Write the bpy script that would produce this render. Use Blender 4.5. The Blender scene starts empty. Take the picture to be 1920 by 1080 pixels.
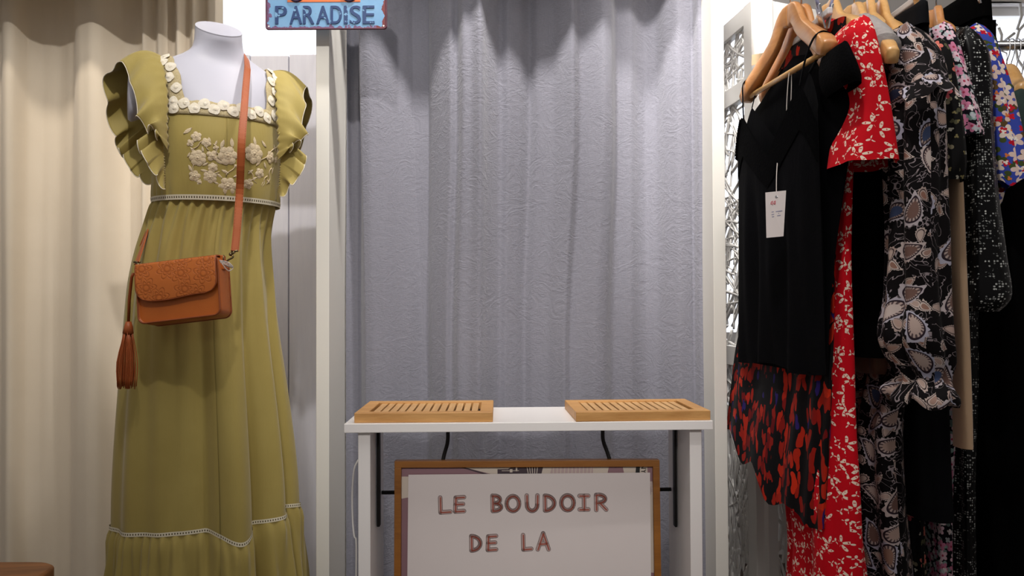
import bpy, bmesh, math, random
from mathutils import Vector, Matrix, noise
random.seed(11)
PI = math.pi
sc = bpy.context.scene
C = sc.collection

# ------------------------------------------------------------------ camera
F = 1440.0
CAMH = 0.9
FZ = -.12          # floor level
cam_d = bpy.data.cameras.new('camera'); cam_d.sensor_width = 36; cam_d.lens = 27; cam_d.clip_start = .02
cam = bpy.data.objects.new('camera', cam_d); C.objects.link(cam); sc.camera = cam
ROT = Matrix.Rotation(math.radians(91.0), 3, 'X') @ Matrix.Rotation(math.radians(-0.25), 3, 'Z')
cam.matrix_world = Matrix.Translation((0, 0, CAMH)) @ ROT.to_4x4()

def P(px, py, d):
    """world point at depth d (metres along +Y) seen at photo position px,py"""
    r = ROT @ Vector(((px-960)/F, -(py-540)/F, -1.0))
    r *= d / r.y
    return Vector((r.x, d, CAMH + r.z))
def proj(p):
    q = ROT.transposed() @ (Vector(p) - Vector((0, 0, CAMH)))
    return 960 + F*q.x/-q.z, 540 - F*q.y/-q.z

sc.view_settings.view_transform = 'Standard'
sc.view_settings.look = 'None'

# ------------------------------------------------------------------ mesh helpers
class MB:
    def __init__(s): s.v = []; s.f = []; s.uv = {}; s.mi = {}; s.m = 0
    def add(s, vs, fs, uvs=None):
        o = len(s.v); s.v += [tuple(p) for p in vs]
        for k, f in enumerate(fs):
            if s.m: s.mi[len(s.f)] = s.m
            if uvs: s.uv[len(s.f)] = [uvs[i] for i in f]
            s.f.append([i+o for i in f])
        return s
    def box(s, lo, hi, M=None):
        x0, y0, z0 = lo; x1, y1, z1 = hi
        vs = [Vector(p) for p in ((x0,y0,z0),(x1,y0,z0),(x1,y1,z0),(x0,y1,z0),(x0,y0,z1),(x1,y0,z1),(x1,y1,z1),(x0,y1,z1))]
        if M: vs = [M @ p for p in vs]
        return s.add(vs, [(0,3,2,1),(4,5,6,7),(0,1,5,4),(1,2,6,5),(2,3,7,6),(3,0,4,7)])
    def tube(s, pts, r, n=8, cap=True, flat=1.0, up=None):
        pts = [Vector(p) for p in pts]; m = len(pts)
        rs = r if isinstance(r, (list, tuple)) else [r]*m
        vs = []; fs = []; prev = None
        for i, p in enumerate(pts):
            t = (pts[min(i+1, m-1)] - pts[max(i-1, 0)])
            if t.length < 1e-9: t = Vector((0, 0, 1))
            t.normalize()
            if prev is None:
                a = Vector(up) if up else (Vector((0, 0, 1)) if abs(t.z) < .9 else Vector((1, 0, 0)))
            else: a = prev
            n1 = (a - t*a.dot(t))
            if n1.length < 1e-6: n1 = t.orthogonal()
            n1.normalize(); prev = n1; n2 = t.cross(n1)
            for k in range(n):
                th = 2*PI*k/n
                vs.append(p + n1*math.cos(th)*rs[i]*flat + n2*math.sin(th)*rs[i])
        for i in range(m-1):
            for k in range(n):
                a = i*n+k; b = i*n+(k+1) % n
                fs.append((a, b, b+n, a+n))
        if cap:
            fs.append(tuple(range(n-1, -1, -1))); fs.append(tuple(range((m-1)*n, m*n)))
        return s.add(vs, fs)
    def grid(s, fn, nu, nv, wrap=False, us=1.0, vs_=1.0):
        vs = []; uv = []
        for j in range(nv+1):
            for i in range(nu+1):
                vs.append(Vector(fn(i/nu, j/nv)))
        W = nu+1
        jm = nv//2; im = nu//3
        ul = [0.0]
        for i in range(nu): ul.append(ul[-1] + (vs[jm*W+i+1]-vs[jm*W+i]).length)
        vl = [0.0]
        for j in range(nv): vl.append(vl[-1] + (vs[(j+1)*W+im]-vs[j*W+im]).length)
        for j in range(nv+1):
            for i in range(nu+1): uv.append((ul[i]*us, vl[j]*vs_))
        fs = [(j*W+i, j*W+i+1, (j+1)*W+i+1, (j+1)*W+i) for j in range(nv) for i in range(nu)]
        return s.add(vs, fs, uv)
    def ribbon(s, A, B):
        n = len(A); return s.add(list(A)+list(B), [(i, i+1, n+i+1, n+i) for i in range(n-1)])
    def disc(s, c, nrm, r, n=14, dome=.25, wav=0, k=5, squash=1.0, rot=0.0):
        nrm = Vector(nrm).normalized(); a = nrm.orthogonal().normalized()
        up = Vector((0, 0, 1)); a2 = up - nrm*up.dot(nrm)
        if a2.length > .1: a = a2.normalized()
        b = nrm.cross(a)
        a, b = a*math.cos(rot)+b*math.sin(rot), b*math.cos(rot)-a*math.sin(rot)
        c = Vector(c); vs = [c + nrm*r*dome]
        for ring, q in ((.55, .85), (1.0, 0.0)):
            for i in range(n):
                th = 2*PI*i/n; rr = r*ring*(1+wav*math.cos(k*th)*ring)
                vs.append(c + a*math.cos(th)*rr + b*math.sin(th)*rr*squash + nrm*r*dome*q)
        fs = [(0, 1+i, 1+(i+1) % n) for i in range(n)]
        fs += [(1+i, 1+n+i, 1+n+(i+1) % n, 1+(i+1) % n) for i in range(n)]
        return s.add(vs, fs)
    def sphere(s, c, r, nu=12, nv=8, sx=1, sy=1, sz=1):
        c = Vector(c)
        vs = []; fs = []
        for j in range(nv+1):
            ph = PI*j/nv
            for i in range(nu):
                th = 2*PI*i/nu
                vs.append(c+Vector((r*sx*math.sin(ph)*math.cos(th), r*sy*math.sin(ph)*math.sin(th), r*sz*math.cos(ph))))
        for j in range(nv):
            for i in range(nu):
                fs.append((j*nu+i, (j+1)*nu+i, (j+1)*nu+(i+1) % nu, j*nu+(i+1) % nu))
        return s.add(vs, fs)

def obj(name, mb, mats, parent=None, smooth=False, bevel=0, solid=0, sub=0, seg=2, offs=0.0):
    me = bpy.data.meshes.new(name)
    me.from_pydata(mb.v, [], mb.f)
    if mb.uv:
        uvl = me.uv_layers.new(name='UVMap')
        for p in me.polygons:
            u = mb.uv.get(p.index)
            if u:
                for k, li in enumerate(p.loop_indices): uvl.data[li].uv = u[k]
    if not isinstance(mats, (list, tuple)): mats = [mats]
    for m in mats: me.materials.append(m)
    for k, m in mb.mi.items(): me.polygons[k].material_index = m
    if smooth:
        for p in me.polygons: p.use_smooth = True
    me.validate(); me.update()
    o = bpy.data.objects.new(name, me); C.objects.link(o)
    if parent:
        o.parent = parent
        o.matrix_parent_inverse = PINV.get(parent.name, Matrix.Identity(4))
    if bevel:
        b = o.modifiers.new('bevel', 'BEVEL'); b.width = bevel; b.segments = seg; b.limit_method = 'ANGLE'; b.angle_limit = math.radians(40)
    if solid:
        b = o.modifiers.new('solid', 'SOLIDIFY'); b.thickness = solid; b.offset = offs
    if sub:
        b = o.modifiers.new('sub', 'SUBSURF'); b.levels = sub; b.render_levels = sub
    return o
PINV = {}
def tag(o, label, cat, group=None):
    o['label'] = label; o['category'] = cat
    if group: o['group'] = group
    return o
def thing(name, label, cat, loc=(0, 0, 0), group=None):
    o = bpy.data.objects.new(name, None); C.objects.link(o); o.empty_display_size = .05
    o.location = loc; PINV[o.name] = Matrix.Translation(-Vector(loc))
    return tag(o, label, cat, group)
def structure(name, mb, m, **k):
    o = obj(name, mb, m, **k); o['kind'] = 'structure'; return o

def lerp(a, b, t): return a + (b-a)*t
def interp(tab, x):
    """smooth (monotone-ish) interpolation in a table of rows (x, a, b, ...)"""
    if x <= tab[0][0]: return tab[0][1:]
    if x >= tab[-1][0]: return tab[-1][1:]
    for i in range(len(tab)-1):
        if tab[i][0] <= x <= tab[i+1][0]:
            x0, x1 = tab[i][0], tab[i+1][0]; t = (x-x0)/(x1-x0)
            p1, p2 = tab[i], tab[i+1]; p0 = tab[max(i-1, 0)]; p3 = tab[min(i+2, len(tab)-1)]
            out = []
            for k in range(1, len(p1)):
                m1 = (p2[k]-p0[k])/max(p2[0]-p0[0], 1e-9)*(x1-x0); m2 = (p3[k]-p1[k])/max(p3[0]-p1[0], 1e-9)*(x1-x0)
                h = t*t
                out.append((2*t*h-3*h+1)*p1[k]+(t*h-2*h+t)*m1+(-2*t*h+3*h)*p2[k]+(t*h-h)*m2)
            return out
def curve(pts, n):
    tab = [(i/(len(pts)-1),)+tuple(p) for i, p in enumerate(pts)]
    return [Vector(interp(tab, i/n)) for i in range(n+1)]
def cpt(pts, t):
    tab = [(i/(len(pts)-1),)+tuple(p) for i, p in enumerate(pts)]
    return Vector(interp(tab, t))
def nz(x, y=0, z=0): return noise.noise(Vector((x, y, z)))
def sm(a, b, x):
    t = min(max((x-a)/(b-a), 0), 1); return t*t*(3-2*t)

# ------------------------------------------------------------------ material helpers
class E:
    def __init__(s, nt, k): s.nt = nt; s.k = k
    def _m(s, op, *a):
        n = s.nt.nodes.new('ShaderNodeMath'); n.operation = op
        for i, v in enumerate(a):
            if isinstance(v, E): s.nt.links.new(v.k, n.inputs[i])
            else: n.inputs[i].default_value = v
        return E(s.nt, n.outputs[0])
    def __add__(s, o): return s._m('ADD', s, o)
    __radd__ = __add__
    def __sub__(s, o): return s._m('SUBTRACT', s, o)
    def __rsub__(s, o): return s._m('SUBTRACT', o, s)
    def __mul__(s, o): return s._m('MULTIPLY', s, o)
    __rmul__ = __mul__
    def __truediv__(s, o): return s._m('DIVIDE', s, o)
    def __lt__(s, o): return s._m('LESS_THAN', s, o)
    def __gt__(s, o): return s._m('GREATER_THAN', s, o)
    def f(s, op, *a): return s._m(op, s, *a)
def lin(c):
    return tuple(((v/255)/12.92 if v/255 <= .04045 else ((v/255+.055)/1.055)**2.4) for v in c[:3]) + (1,)

class Mt:
    """material builder"""
    def __init__(s, name, rough=.6, metal=0, spec=.5, sheen=0):
        s.m = bpy.data.materials.new(name); s.m.use_nodes = True
        s.nt = s.m.node_tree; s.b = s.nt.nodes['Principled BSDF']
        s.b.inputs['Roughness'].default_value = rough; s.b.inputs['Metallic'].default_value = metal
        s.b.inputs['Specular IOR Level'].default_value = spec
        if sheen: s.b.inputs['Sheen Weight'].default_value = sheen
        s.tc = s.nt.nodes.new('ShaderNodeTexCoord')
    def coord(s, which='Object', sx=1, sy=1, sz=1):
        mp = s.nt.nodes.new('ShaderNodeMapping'); mp.inputs['Scale'].default_value = (sx, sy, sz)
        s.nt.links.new(s.tc.outputs[which], mp.inputs[0]); return mp.outputs[0]
    def noise(s, co, scale, detail=4, dist=0, rough=.55):
        n = s.nt.nodes.new('ShaderNodeTexNoise'); s.nt.links.new(co, n.inputs['Vector'])
        n.inputs['Scale'].default_value = scale; n.inputs['Detail'].default_value = detail
        n.inputs['Distortion'].default_value = dist; n.inputs['Roughness'].default_value = rough
        return E(s.nt, n.outputs['Fac'])
    def vor(s, co, scale, rnd=1.0, dims='2D', feat='F1'):
        n = s.nt.nodes.new('ShaderNodeTexVoronoi'); n.voronoi_dimensions = dims; n.feature = feat
        s.nt.links.new(co, n.inputs['Vector']); n.inputs['Scale'].default_value = scale
        n.inputs['Randomness'].default_value = rnd
        return n
    def sep(s, sock):
        n = s.nt.nodes.new('ShaderNodeSeparateXYZ'); s.nt.links.new(sock, n.inputs[0])
        return [E(s.nt, n.outputs[i]) for i in range(3)]
    def local(s, co, scale, rnd=.8):
        """voronoi cells: returns radius (cell units), angle (0..2pi turned at random), three random numbers"""
        n = s.vor(co, scale, rnd)
        sub = s.nt.nodes.new('ShaderNodeVectorMath'); sub.operation = 'SUBTRACT'
        s.nt.links.new(co, sub.inputs[0]); s.nt.links.new(n.outputs['Position'], sub.inputs[1])
        x, y, _ = s.sep(sub.outputs[0]); c = s.sep(n.outputs['Color'])
        r = (x*x + y*y).f('SQRT')*scale
        a = y.f('ARCTAN2', x) + c[0]*6.283
        return r, a, c
    def mix(s, f, a, b):
        n = s.nt.nodes.new('ShaderNodeMix'); n.data_type = 'RGBA'
        if isinstance(f, E): s.nt.links.new(f.k, n.inputs[0])
        else: n.inputs[0].default_value = f
        for i, v in ((6, a), (7, b)):
            if isinstance(v, tuple): n.inputs[i].default_value = v
            else: s.nt.links.new(v, n.inputs[i])
        return n.outputs[2]
    def color(s, c):
        if isinstance(c, tuple): s.b.inputs['Base Color'].default_value = c
        else: s.nt.links.new(c, s.b.inputs['Base Color'])
        return s
    def bump(s, h, strength=.3, dist=.002):
        n = s.nt.nodes.new('ShaderNodeBump'); n.inputs['Strength'].default_value = strength
        n.inputs['Distance'].default_value = dist
        s.nt.links.new(h.k, n.inputs['Height']); s.nt.links.new(n.outputs[0], s.b.inputs['Normal'])
        return s

def plain(name, rgb, rough=.5, metal=0, var=.06, scale=8, bump=0, bscale=120, spec=.5, sheen=0, which='Object'):
    t = Mt(name, rough, metal, spec, sheen); co = t.coord(which)
    c = lin(rgb); d = tuple(v*(1-var*3) for v in c[:3])+(1,); e = tuple(min(v*(1+var), 1) for v in c[:3])+(1,)
    t.color(t.mix(t.noise(co, scale), d, e))
    if bump: t.bump(t.noise(co, bscale, 5), bump, .001)
    return t.m
def wood(name, c1, c2, axis=0, rough=.42, scale=14, stretch=9):
    t = Mt(name, rough); s = [stretch]*3; s[axis] = 1
    co = t.coord('Object', *s)
    n = t.noise(co, scale*.35, 6, 1.2)
    g = t.noise(co, scale*2.5, 3, .4)
    f = ((n*1.3 + g*.5) - .45)
    f = f.f('MAXIMUM', 0.0).f('MINIMUM', 1.0)
    t.color(t.mix(f, lin(c1), lin(c2))); t.bump(g, .12, .0006)
    return t.m
def cloth(name, rgb, var=.08, rough=.85, wr=.25, sheen=.25, weave=900, spec=.2):
    t = Mt(name, rough, 0, spec, sheen); co = t.coord('Object')
    c = lin(rgb)
    t.color(t.mix(t.noise(co, 6, 5), tuple(v*(1-2*var) for v in c[:3])+(1,), tuple(min(1, v*(1+var)) for v in c[:3])+(1,)))
    h = t.noise(co, weave, 2)*.25 + t.noise(t.coord('Object', 5, 5, 1.2), 9, 5)
    t.bump(h, wr, .004)
    return t.m

M = {}
M['white_paint'] = plain('white_paint', (232, 230, 226), .45, var=.01, scale=3)
M['cream_paint'] = plain('cream_paint', (236, 233, 225), .5, var=.012, scale=3)
M['wall'] = plain('wall_paint', (222, 217, 214), .8, var=.015, scale=2)
M['floor'] = wood('floor_boards', (62, 50, 42), (92, 76, 62), 1, .5, 6)
M['ceiling'] = plain('ceiling_paint', (226, 222, 214), .9, var=.01)
M['mannequin'] = plain('mannequin_white', (200, 200, 213), .45, var=.006, scale=4)
M['laminate'] = plain('white_laminate', (240, 236, 234), .3, var=.008, scale=3)
M['black_metal'] = plain('black_metal', (26, 24, 24), .45, .6)
M['black_rubber'] = plain('black_rubber', (20, 20, 21), .5)
M['chrome'] = plain('chrome', (205, 205, 208), .18, 1.0, var=.01)
M['brass'] = plain('aged_brass', (140, 124, 92), .35, 1.0)
M['white_plastic'] = plain('white_plastic', (222, 220, 220), .4)
M['bamboo'] = wood('bamboo', (176, 122, 62), (222, 172, 108), 0, .45, 16)
M['bamboo_slat'] = wood('bamboo_slat', (186, 138, 84), (226, 184, 128), 1, .45, 16)
M['hanger_wood'] = wood('hanger_wood', (206, 150, 84), (236, 192, 130), 1, .28, 10)
M['hanger_dark'] = wood('hanger_wood_brown', (184, 118, 66), (216, 158, 98), 1, .28, 10)
M['oak_frame'] = wood('oak_frame', (128, 78, 24), (168, 108, 42), 0, .4, 14)
M['stool_wood'] = wood('stool_wood', (92, 58, 36), (170, 112, 62), 0, .6, 9, 5)
M['paper'] = plain('paper', (226, 216, 214), .7, var=.01, scale=5)
M['kraft'] = plain('kraft_paper', (212, 186, 148), .8)
M['white_cord'] = plain('white_cord', (218, 208, 200), .8)
M['slat_shade'] = plain('painted_slat_shade', (18, 15, 13), .9)

# planks with faint grain
t = Mt('plank_paint', .55); co = t.coord('Object', 14, 14, 1)
t.color(t.mix(t.noise(co, 5, 6, .6), lin((226, 225, 236)), lin((242, 241, 248)))); t.bump(t.noise(co, 9, 6, .6), .2, .002); M['plank'] = t.m
# beige curtain
t = Mt('beige_linen', .9, 0, .1, .2); co = t.coord('Object')
t.color(t.mix(t.noise(co, 4, 4), lin((220, 206, 184)), lin((236, 224, 205))))
t.bump(t.noise(t.coord('Object', 1, 1, 1), 420, 2)*.3+t.noise(t.coord('Object', 4, 4, .6), 8, 4), .15, .004)
t.b.inputs['Subsurface Weight'].default_value = 0
M['beige'] = t.m
# grey linen curtain: slubby weave and creases
t = Mt('grey_linen', .82, 0, .25, .35)
co = t.coord('Object', 1, 1, 7); slub = t.noise(co, 90, 4, .2)
co2 = t.coord('Object', 6, 6, 1); slub2 = t.noise(co2, 60, 3)
cr = t.noise(t.coord('Object'), 16, 5, 2.2)
crl = (cr-.5).f('ABSOLUTE')*-6.0
t.color(t.mix(slub*.7+slub2*.3, lin((119, 118, 128)), lin((147, 147, 158))))
t.bump(slub*.45 + slub2*.25 + crl.f('EXPONENT')*.9*t.noise(t.coord('Object'), 3, 2), .55, .0035)
M['grey_curtain'] = t.m
# sheer
t = Mt('sheer_white', .9); t.color(lin((240, 243, 250)))
tr = t.nt.nodes.new('ShaderNodeBsdfTranslucent'); tr.inputs[0].default_value = (.95, .96, 1, 1)
tp = t.nt.nodes.new('ShaderNodeBsdfTransparent')
mx = t.nt.nodes.new('ShaderNodeMixShader'); mx.inputs[0].default_value = .55
mx2 = t.nt.nodes.new('ShaderNodeMixShader'); mx2.inputs[0].default_value = .35
out = t.nt.nodes['Material Output']
t.nt.links.new(t.b.outputs[0], mx.inputs[1]); t.nt.links.new(tr.outputs[0], mx.inputs[2])
t.nt.links.new(mx.outputs[0], mx2.inputs[1]); t.nt.links.new(tp.outputs[0], mx2.inputs[2])
t.nt.links.new(mx2.outputs[0], out.inputs[0]); M['sheer'] = t.m
# window glass
t = Mt('window_glass', .05); tp = t.nt.nodes.new('ShaderNodeBsdfTransparent'); gl = t.nt.nodes.new('ShaderNodeBsdfGlossy')
gl.inputs['Roughness'].default_value = .05
mx = t.nt.nodes.new('ShaderNodeMixShader'); mx.inputs[0].default_value = .06
t.nt.links.new(tp.outputs[0], mx.inputs[1]); t.nt.links.new(gl.outputs[0], mx.inputs[2])
t.nt.links.new(mx.outputs[0], t.nt.nodes['Material Output'].inputs[0]); M['glass'] = t.m
# olive viscose dress
t = Mt('olive_viscose', .62, 0, .3, .25); co = t.coord('Object')
t.color(t.mix(t.noise(co, 7, 4), lin((162, 143, 74)), lin((178, 160, 91))))
t.bump(t.noise(t.coord('Object', 6, 6, 1), 14, 4)*1.0+t.noise(co, 700, 1)*.12, .18, .004); M['olive'] = t.m
t = Mt('cream_lace', .85, 0, .2); co = t.coord('Object')
t.color(t.mix(t.noise(co, 260, 2), lin((168, 148, 100)), lin((222, 208, 172)))); t.bump(t.noise(co, 500, 3), .7, .002); M['lace'] = t.m
t = Mt('cream_petal', .85, 0, .2); co = t.coord('Object')
t.color(t.mix(t.noise(co, 120, 2), lin((226, 214, 188)), lin((250, 244, 230)))); t.bump(t.noise(co, 380, 3), .6, .002); M['lace_flower'] = t.m
t = Mt('embroidery_thread', .7, 0, .35); co = t.coord('Object')
t.color(t.mix(t.noise(co, 190, 3), lin((202, 178, 138)), lin((240, 224, 194)))); t.bump(t.noise(co, 420, 3), .8, .002); M['embroidery'] = t.m
# ladder trim
t = Mt('ladder_trim', .8); u, v, _ = t.sep(t.tc.outputs['UV'])
hole = ((u*160.0).f('FRACT') > .55)*((v > .3))*((v < .7))
t.color(t.mix(hole, lin((232, 224, 200)), lin((84, 72, 36)))); M['ladder'] = t.m
# leather
t = Mt('tan_leather', .42, 0, .4); co = t.coord('Object')
t.color(t.mix(t.noise(co, 9, 5), lin((168, 82, 24)), lin((204, 112, 42)))); t.bump(t.noise(co, 420, 3), .25, .001); M['leather'] = t.m
t = Mt('tooled_leather', .45, 0, .4); co = t.coord('Object', 1, .001, 1)
sw = t.nt.nodes.new('ShaderNodeCombineXYZ'); x, y, z = t.sep(t.tc.outputs['Object'])
t.nt.links.new(x.k, sw.inputs[0]); t.nt.links.new(z.k, sw.inputs[1])
r, a, c = t.local(sw.outputs[0], 22, .55)
pet = r/((a*3.5).f('COSINE').f('ABSOLUTE')*.22+.32)
ln = ((pet-1.0).f('ABSOLUTE')*9.0).f('MINIMUM', 1.0)*((r-.16).f('ABSOLUTE')*12.0).f('MINIMUM', 1.0)*((pet-.62).f('ABSOLUTE')*8.0).f('MINIMUM', 1.0)
t.color(t.mix(ln*.8+t.noise(co, 30)*.2, lin((170, 86, 30)), lin((202, 112, 48)))); t.bump(ln, .35, .002); M['tooled'] = t.m
M['leather_strap'] = plain('strap_leather', (186, 96, 46), .45, var=.05, scale=14)
M['leather_dark'] = plain('leather_edge', (150, 74, 30), .5)
M['stitch'] = plain('stitch', (200, 140, 70), .8)

# ---- print fabrics (UV in metres)
def fabric(name, rough=.8, sheen=.02): return Mt(name, rough, 0, .12, sheen)
t = fabric('red_flower_print'); co = t.coord('UV')
base = lin((196, 8, 26)); wh = lin((236, 214, 196))
r, a, c = t.local(co, 25, .85)
pc = (a*2.5).f('COSINE').f('ABSOLUTE')
pm = (r < (pc*pc*.44)*(((a*.5).f('COSINE').f('ABSOLUTE') > .45)))*(r > .09)
eye = ((r > .27)*(r < .31))*(pc > .93)
r2, a2, c2 = t.local(co, 44, .95)
p2c = (a2*1.5).f('COSINE').f('ABSOLUTE')
p2 = (r2 < (p2c*p2c*.34))*((a2*.5).f('COSINE').f('ABSOLUTE') > .5)*(c2[1] > .35)*(r2 > .06)
msk = (pm*(1.0-eye)).f('MAXIMUM', p2)
t.color(t.mix(msk, base, wh)); t.bump(t.noise(t.coord('Object', 5, 5, 1), 10, 4), .2, .004); M['red_print'] = t.m

t = fabric('red_black_print', .7); co = t.coord('UV', 1.5, .75, 1)
nd = t.nt.nodes.new('ShaderNodeTexNoise'); nd.inputs['Scale'].default_value = 26; t.nt.links.new(co, nd.inputs[0])
ad = t.nt.nodes.new('ShaderNodeVectorMath'); ad.operation = 'MULTIPLY_ADD'
t.nt.links.new(nd.outputs['Color'], ad.inputs[0]); ad.inputs[1].default_value = (.055, .055, 0); t.nt.links.new(co, ad.inputs[2])
v1 = t.vor(ad.outputs[0], 42, 1); cc = t.sep(v1.outputs['Color'])
d1 = E(t.nt, v1.outputs['Distance'])
red = (cc[0] > .46)*(d1 < .50)
col = t.mix(cc[1], lin((104, 6, 12)), lin((200, 46, 20)))
pur = (cc[0] < .12)*(d1 < .34)
t.color(t.mix(pur, t.mix(red, lin((10, 8, 11)), col), lin((44, 28, 100)))); M['redblack'] = t.m

t = fabric('paisley_print', .75); co = t.coord('UV')
def paisley(scale, rnd, seed):
    mp = t.coord('UV'); 
    o = t.nt.nodes.new('ShaderNodeVectorMath'); o.operation = 'ADD'; t.nt.links.new(mp, o.inputs[0]); o.inputs[1].default_value = (seed, seed*.7, 0)
    r, a, c = t.local(o.outputs[0], scale, rnd)
    px_ = r*a.f('COSINE'); py_ = r*a.f('SINE'); px_ = px_ - py_*py_*.55
    wv = 1.0 - py_*1.35
    q = ((px_/(wv*.235))*(px_/(wv*.235)) + py_*py_*5.2).f('SQRT')
    bead = (a*15.0).f('COSINE')*.07
    out = (q < (1.0+bead)); rim = (q < (1.0+bead))*(q > .8); dark = (q < .8)*(q > .68); core = q < .5; mid = (q < .68)*(q > .5)
    return q, out, rim, dark, core, mid, c, a
q, o_, rim, dark, core, mid, c, a = paisley(12.5, .75, .13)
q2, o2, rim2, dark2, core2, mid2, c2, a2 = paisley(27, .9, .57)
bk = lin((13, 9, 11))
vine = ((t.noise(co, 24, 2, 1.5)-.5).f('ABSOLUTE') < .012)
cl = t.mix(vine, bk, lin((150, 138, 142)))
cl = t.mix(o2*(c2[1] > .3), cl, t.mix(c2[2], lin((172, 150, 142)), lin((214, 198, 190))))
cl = t.mix(dark2*(c2[1] > .3), cl, lin((60, 44, 46)))
cl = t.mix(core2*(c2[1] > .3), cl, t.mix(c2[0], lin((140, 96, 80)), lin((200, 178, 168))))
cl = t.mix(o_, cl, t.mix(c[2], lin((198, 182, 178)), lin((176, 176, 196))))
cl = t.mix(dark, cl, lin((48, 36, 44)))
cl = t.mix(mid, cl, t.mix((a*18.0).f('COSINE') > 0, lin((188, 168, 160)), lin((92, 76, 78))))
cl = t.mix(core, cl, t.mix(c[1] > .6, t.mix(c[0], lin((150, 116, 100)), lin((206, 190, 184))), t.mix(c[0] > .6, lin((120, 92, 84)), lin((74, 88, 124)))))
t.color(cl); M['paisley'] = t.m

def ditsy(name, bg, layers, rough=.8):
    t = fabric(name, rough); co = t.coord('UV'); cl = lin(bg)
    for (scale, rnd, n, amp, base, cols, keep, seed, eye) in layers:
        o = t.nt.nodes.new('ShaderNodeVectorMath'); o.operation = 'ADD'; t.nt.links.new(co, o.inputs[0]); o.inputs[1].default_value = (seed, seed*1.7, 0)
        r, a, c = t.local(o.outputs[0], scale, rnd)
        m = (r < ((a*(n/2)).f('COSINE').f('ABSOLUTE')*amp+base))*(c[1] < keep)
        col = t.mix(c[2] > .5, lin(cols[0]), lin(cols[1]))
        cl = t.mix(m, cl, col)
        if eye: cl = t.mix((r < eye[0])*(c[1] < keep), cl, lin(eye[1]))
    t.color(cl); t.bump(t.noise(t.coord('Object', 5, 5, 1), 10, 4), .15, .004)
    return t.m
M['pink_ditsy'] = ditsy('pink_ditsy_print', (20, 16, 26), [
    (46, .9, 2, .3, .12, ((150, 176, 172), (120, 140, 136)), .8, .3, None),
    (38, .7, 5, .22, .28, ((232, 196, 210), (214, 130, 164)), .95, .9, (.1, (180, 60, 90))),
    (58, .9, 4, .2, .2, ((238, 226, 228), (196, 200, 206)), .6, 1.7, None)])
M['blue_ditsy'] = ditsy('blue_flower_print', (58, 74, 168), [
    (34, .9, 2, .32, .08, ((66, 78, 40), (92, 70, 40)), .7, .2, None),
    (27, .75, 5, .24, .24, ((232, 214, 200), (222, 196, 184)), .85, .6, (.1, (90, 90, 160))),
    (40, .9, 4, .16, .16, ((200, 28, 48), (182, 16, 40)), .42, 1.4, None),
    (58, .9, 3, .2, .1, ((240, 230, 220), (214, 120, 60)), .25, 2.2, None)])
M['rose_black'] = ditsy('rose_sprig_print', (16, 15, 16), [
    (42, .9, 2, .3, .06, ((86, 84, 62), (120, 112, 90)), .32, .5, None),
    (19, .8, 5, .14, .15, ((206, 112, 100), (188, 84, 92)), .4, 1.1, (.09, (228, 160, 130))),
    (60, .9, 3, .2, .08, ((190, 186, 170), (130, 120, 80)), .22, 2.1, None)])
# sequins
t = fabric('sequin_fabric', .3); co = t.coord('UV')
v1 = t.vor(co, 190, .25); d = E(t.nt, v1.outputs['Distance']); cc = t.sep(v1.outputs['Color'])
big = t.noise(co, 34, 3, 1.6)
s = (d < .34)*(big > .5)*(cc[0] > .45)
t.color(t.mix(s, lin((14, 14, 15)), t.mix(cc[1], lin((96, 98, 98)), lin((206, 208, 204)))))
M['sequin'] = t.m
M['black_jersey'] = cloth('black_jersey', (9, 9, 12), wr=.35, sheen=0, spec=.05)
M['black_crepe'] = cloth('black_crepe', (9, 9, 11), wr=.3, sheen=0, spec=.02)
M['black_denim'] = cloth('black_denim', (13, 14, 18), wr=.2, sheen=0, spec=.1)
M['black_wool'] = cloth('black_wool', (6, 6, 6), wr=.2, sheen=0, spec=.02)
t = Mt('black_lace', .95, 0, .03); co = t.coord('UV'); vv = t.vor(co, 150, .8); d = E(t.nt, vv.outputs['Distance'])
t.color(t.mix(d, lin((4, 4, 5)), lin((9, 9, 11)))); t.bump(d, .35, .002); M['black_lace'] = t.m
M['beige_knit'] = cloth('beige_knit', (196, 164, 132), wr=.4, sheen=.4)
M['grey_fur'] = plain('grey_fur', (170, 164, 162), .95, var=.12, scale=60, bump=1.0, bscale=260)
M['brown_suede'] = cloth('brown_suede', (122, 88, 70), wr=.3, sheen=.3)
M['green_fur'] = plain('green_fur', (44, 62, 58), .95, var=.2, scale=50, bump=1.0, bscale=240)
# tin sign
t = Mt('tin_blue', .38, 0, .5); co = t.coord('Object')
x, y, z = t.sep(t.tc.outputs['Object'])
edge = (x.f('ABSOLUTE')-.150).f('MAXIMUM', (z*-1.0)-.089)            # distance outside the inner field
rn = t.noise(co, 55, 6, .3); rn2 = t.noise(co, 16, 5)
rust = ((edge*110.0 + (rn-.5)*4.2 - .35) > 0)
spots = (rn2*.5+rn*.5) > .66
blue = t.mix(rn2, lin((96, 146, 190)), lin((136, 178, 212)))
rc = t.mix(rn, lin((84, 36, 50)), lin((134, 104, 150)))
rc = t.mix((x > .135), rc, lin((112, 40, 44)))
t.color(t.mix(rust.f('MAXIMUM', spots), blue, rc)); t.bump(rn, .3, .001); M['tin'] = t.m
def distressed(name, rgb, thr=.64):
    t = Mt(name, .45); co = t.coord('Object'); n = t.noise(co, 60, 5)
    t.color(t.mix(n > thr, lin(rgb), lin((120, 164, 200)))); return t.m
M['tin_letter'] = distressed('tin_letter_blue', (34, 62, 110), .6)
M['tin_orange'] = distressed('tin_orange', (226, 118, 66), .72)
M['tin_purple'] = distressed('tin_purple', (60, 30, 70), .75)
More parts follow.
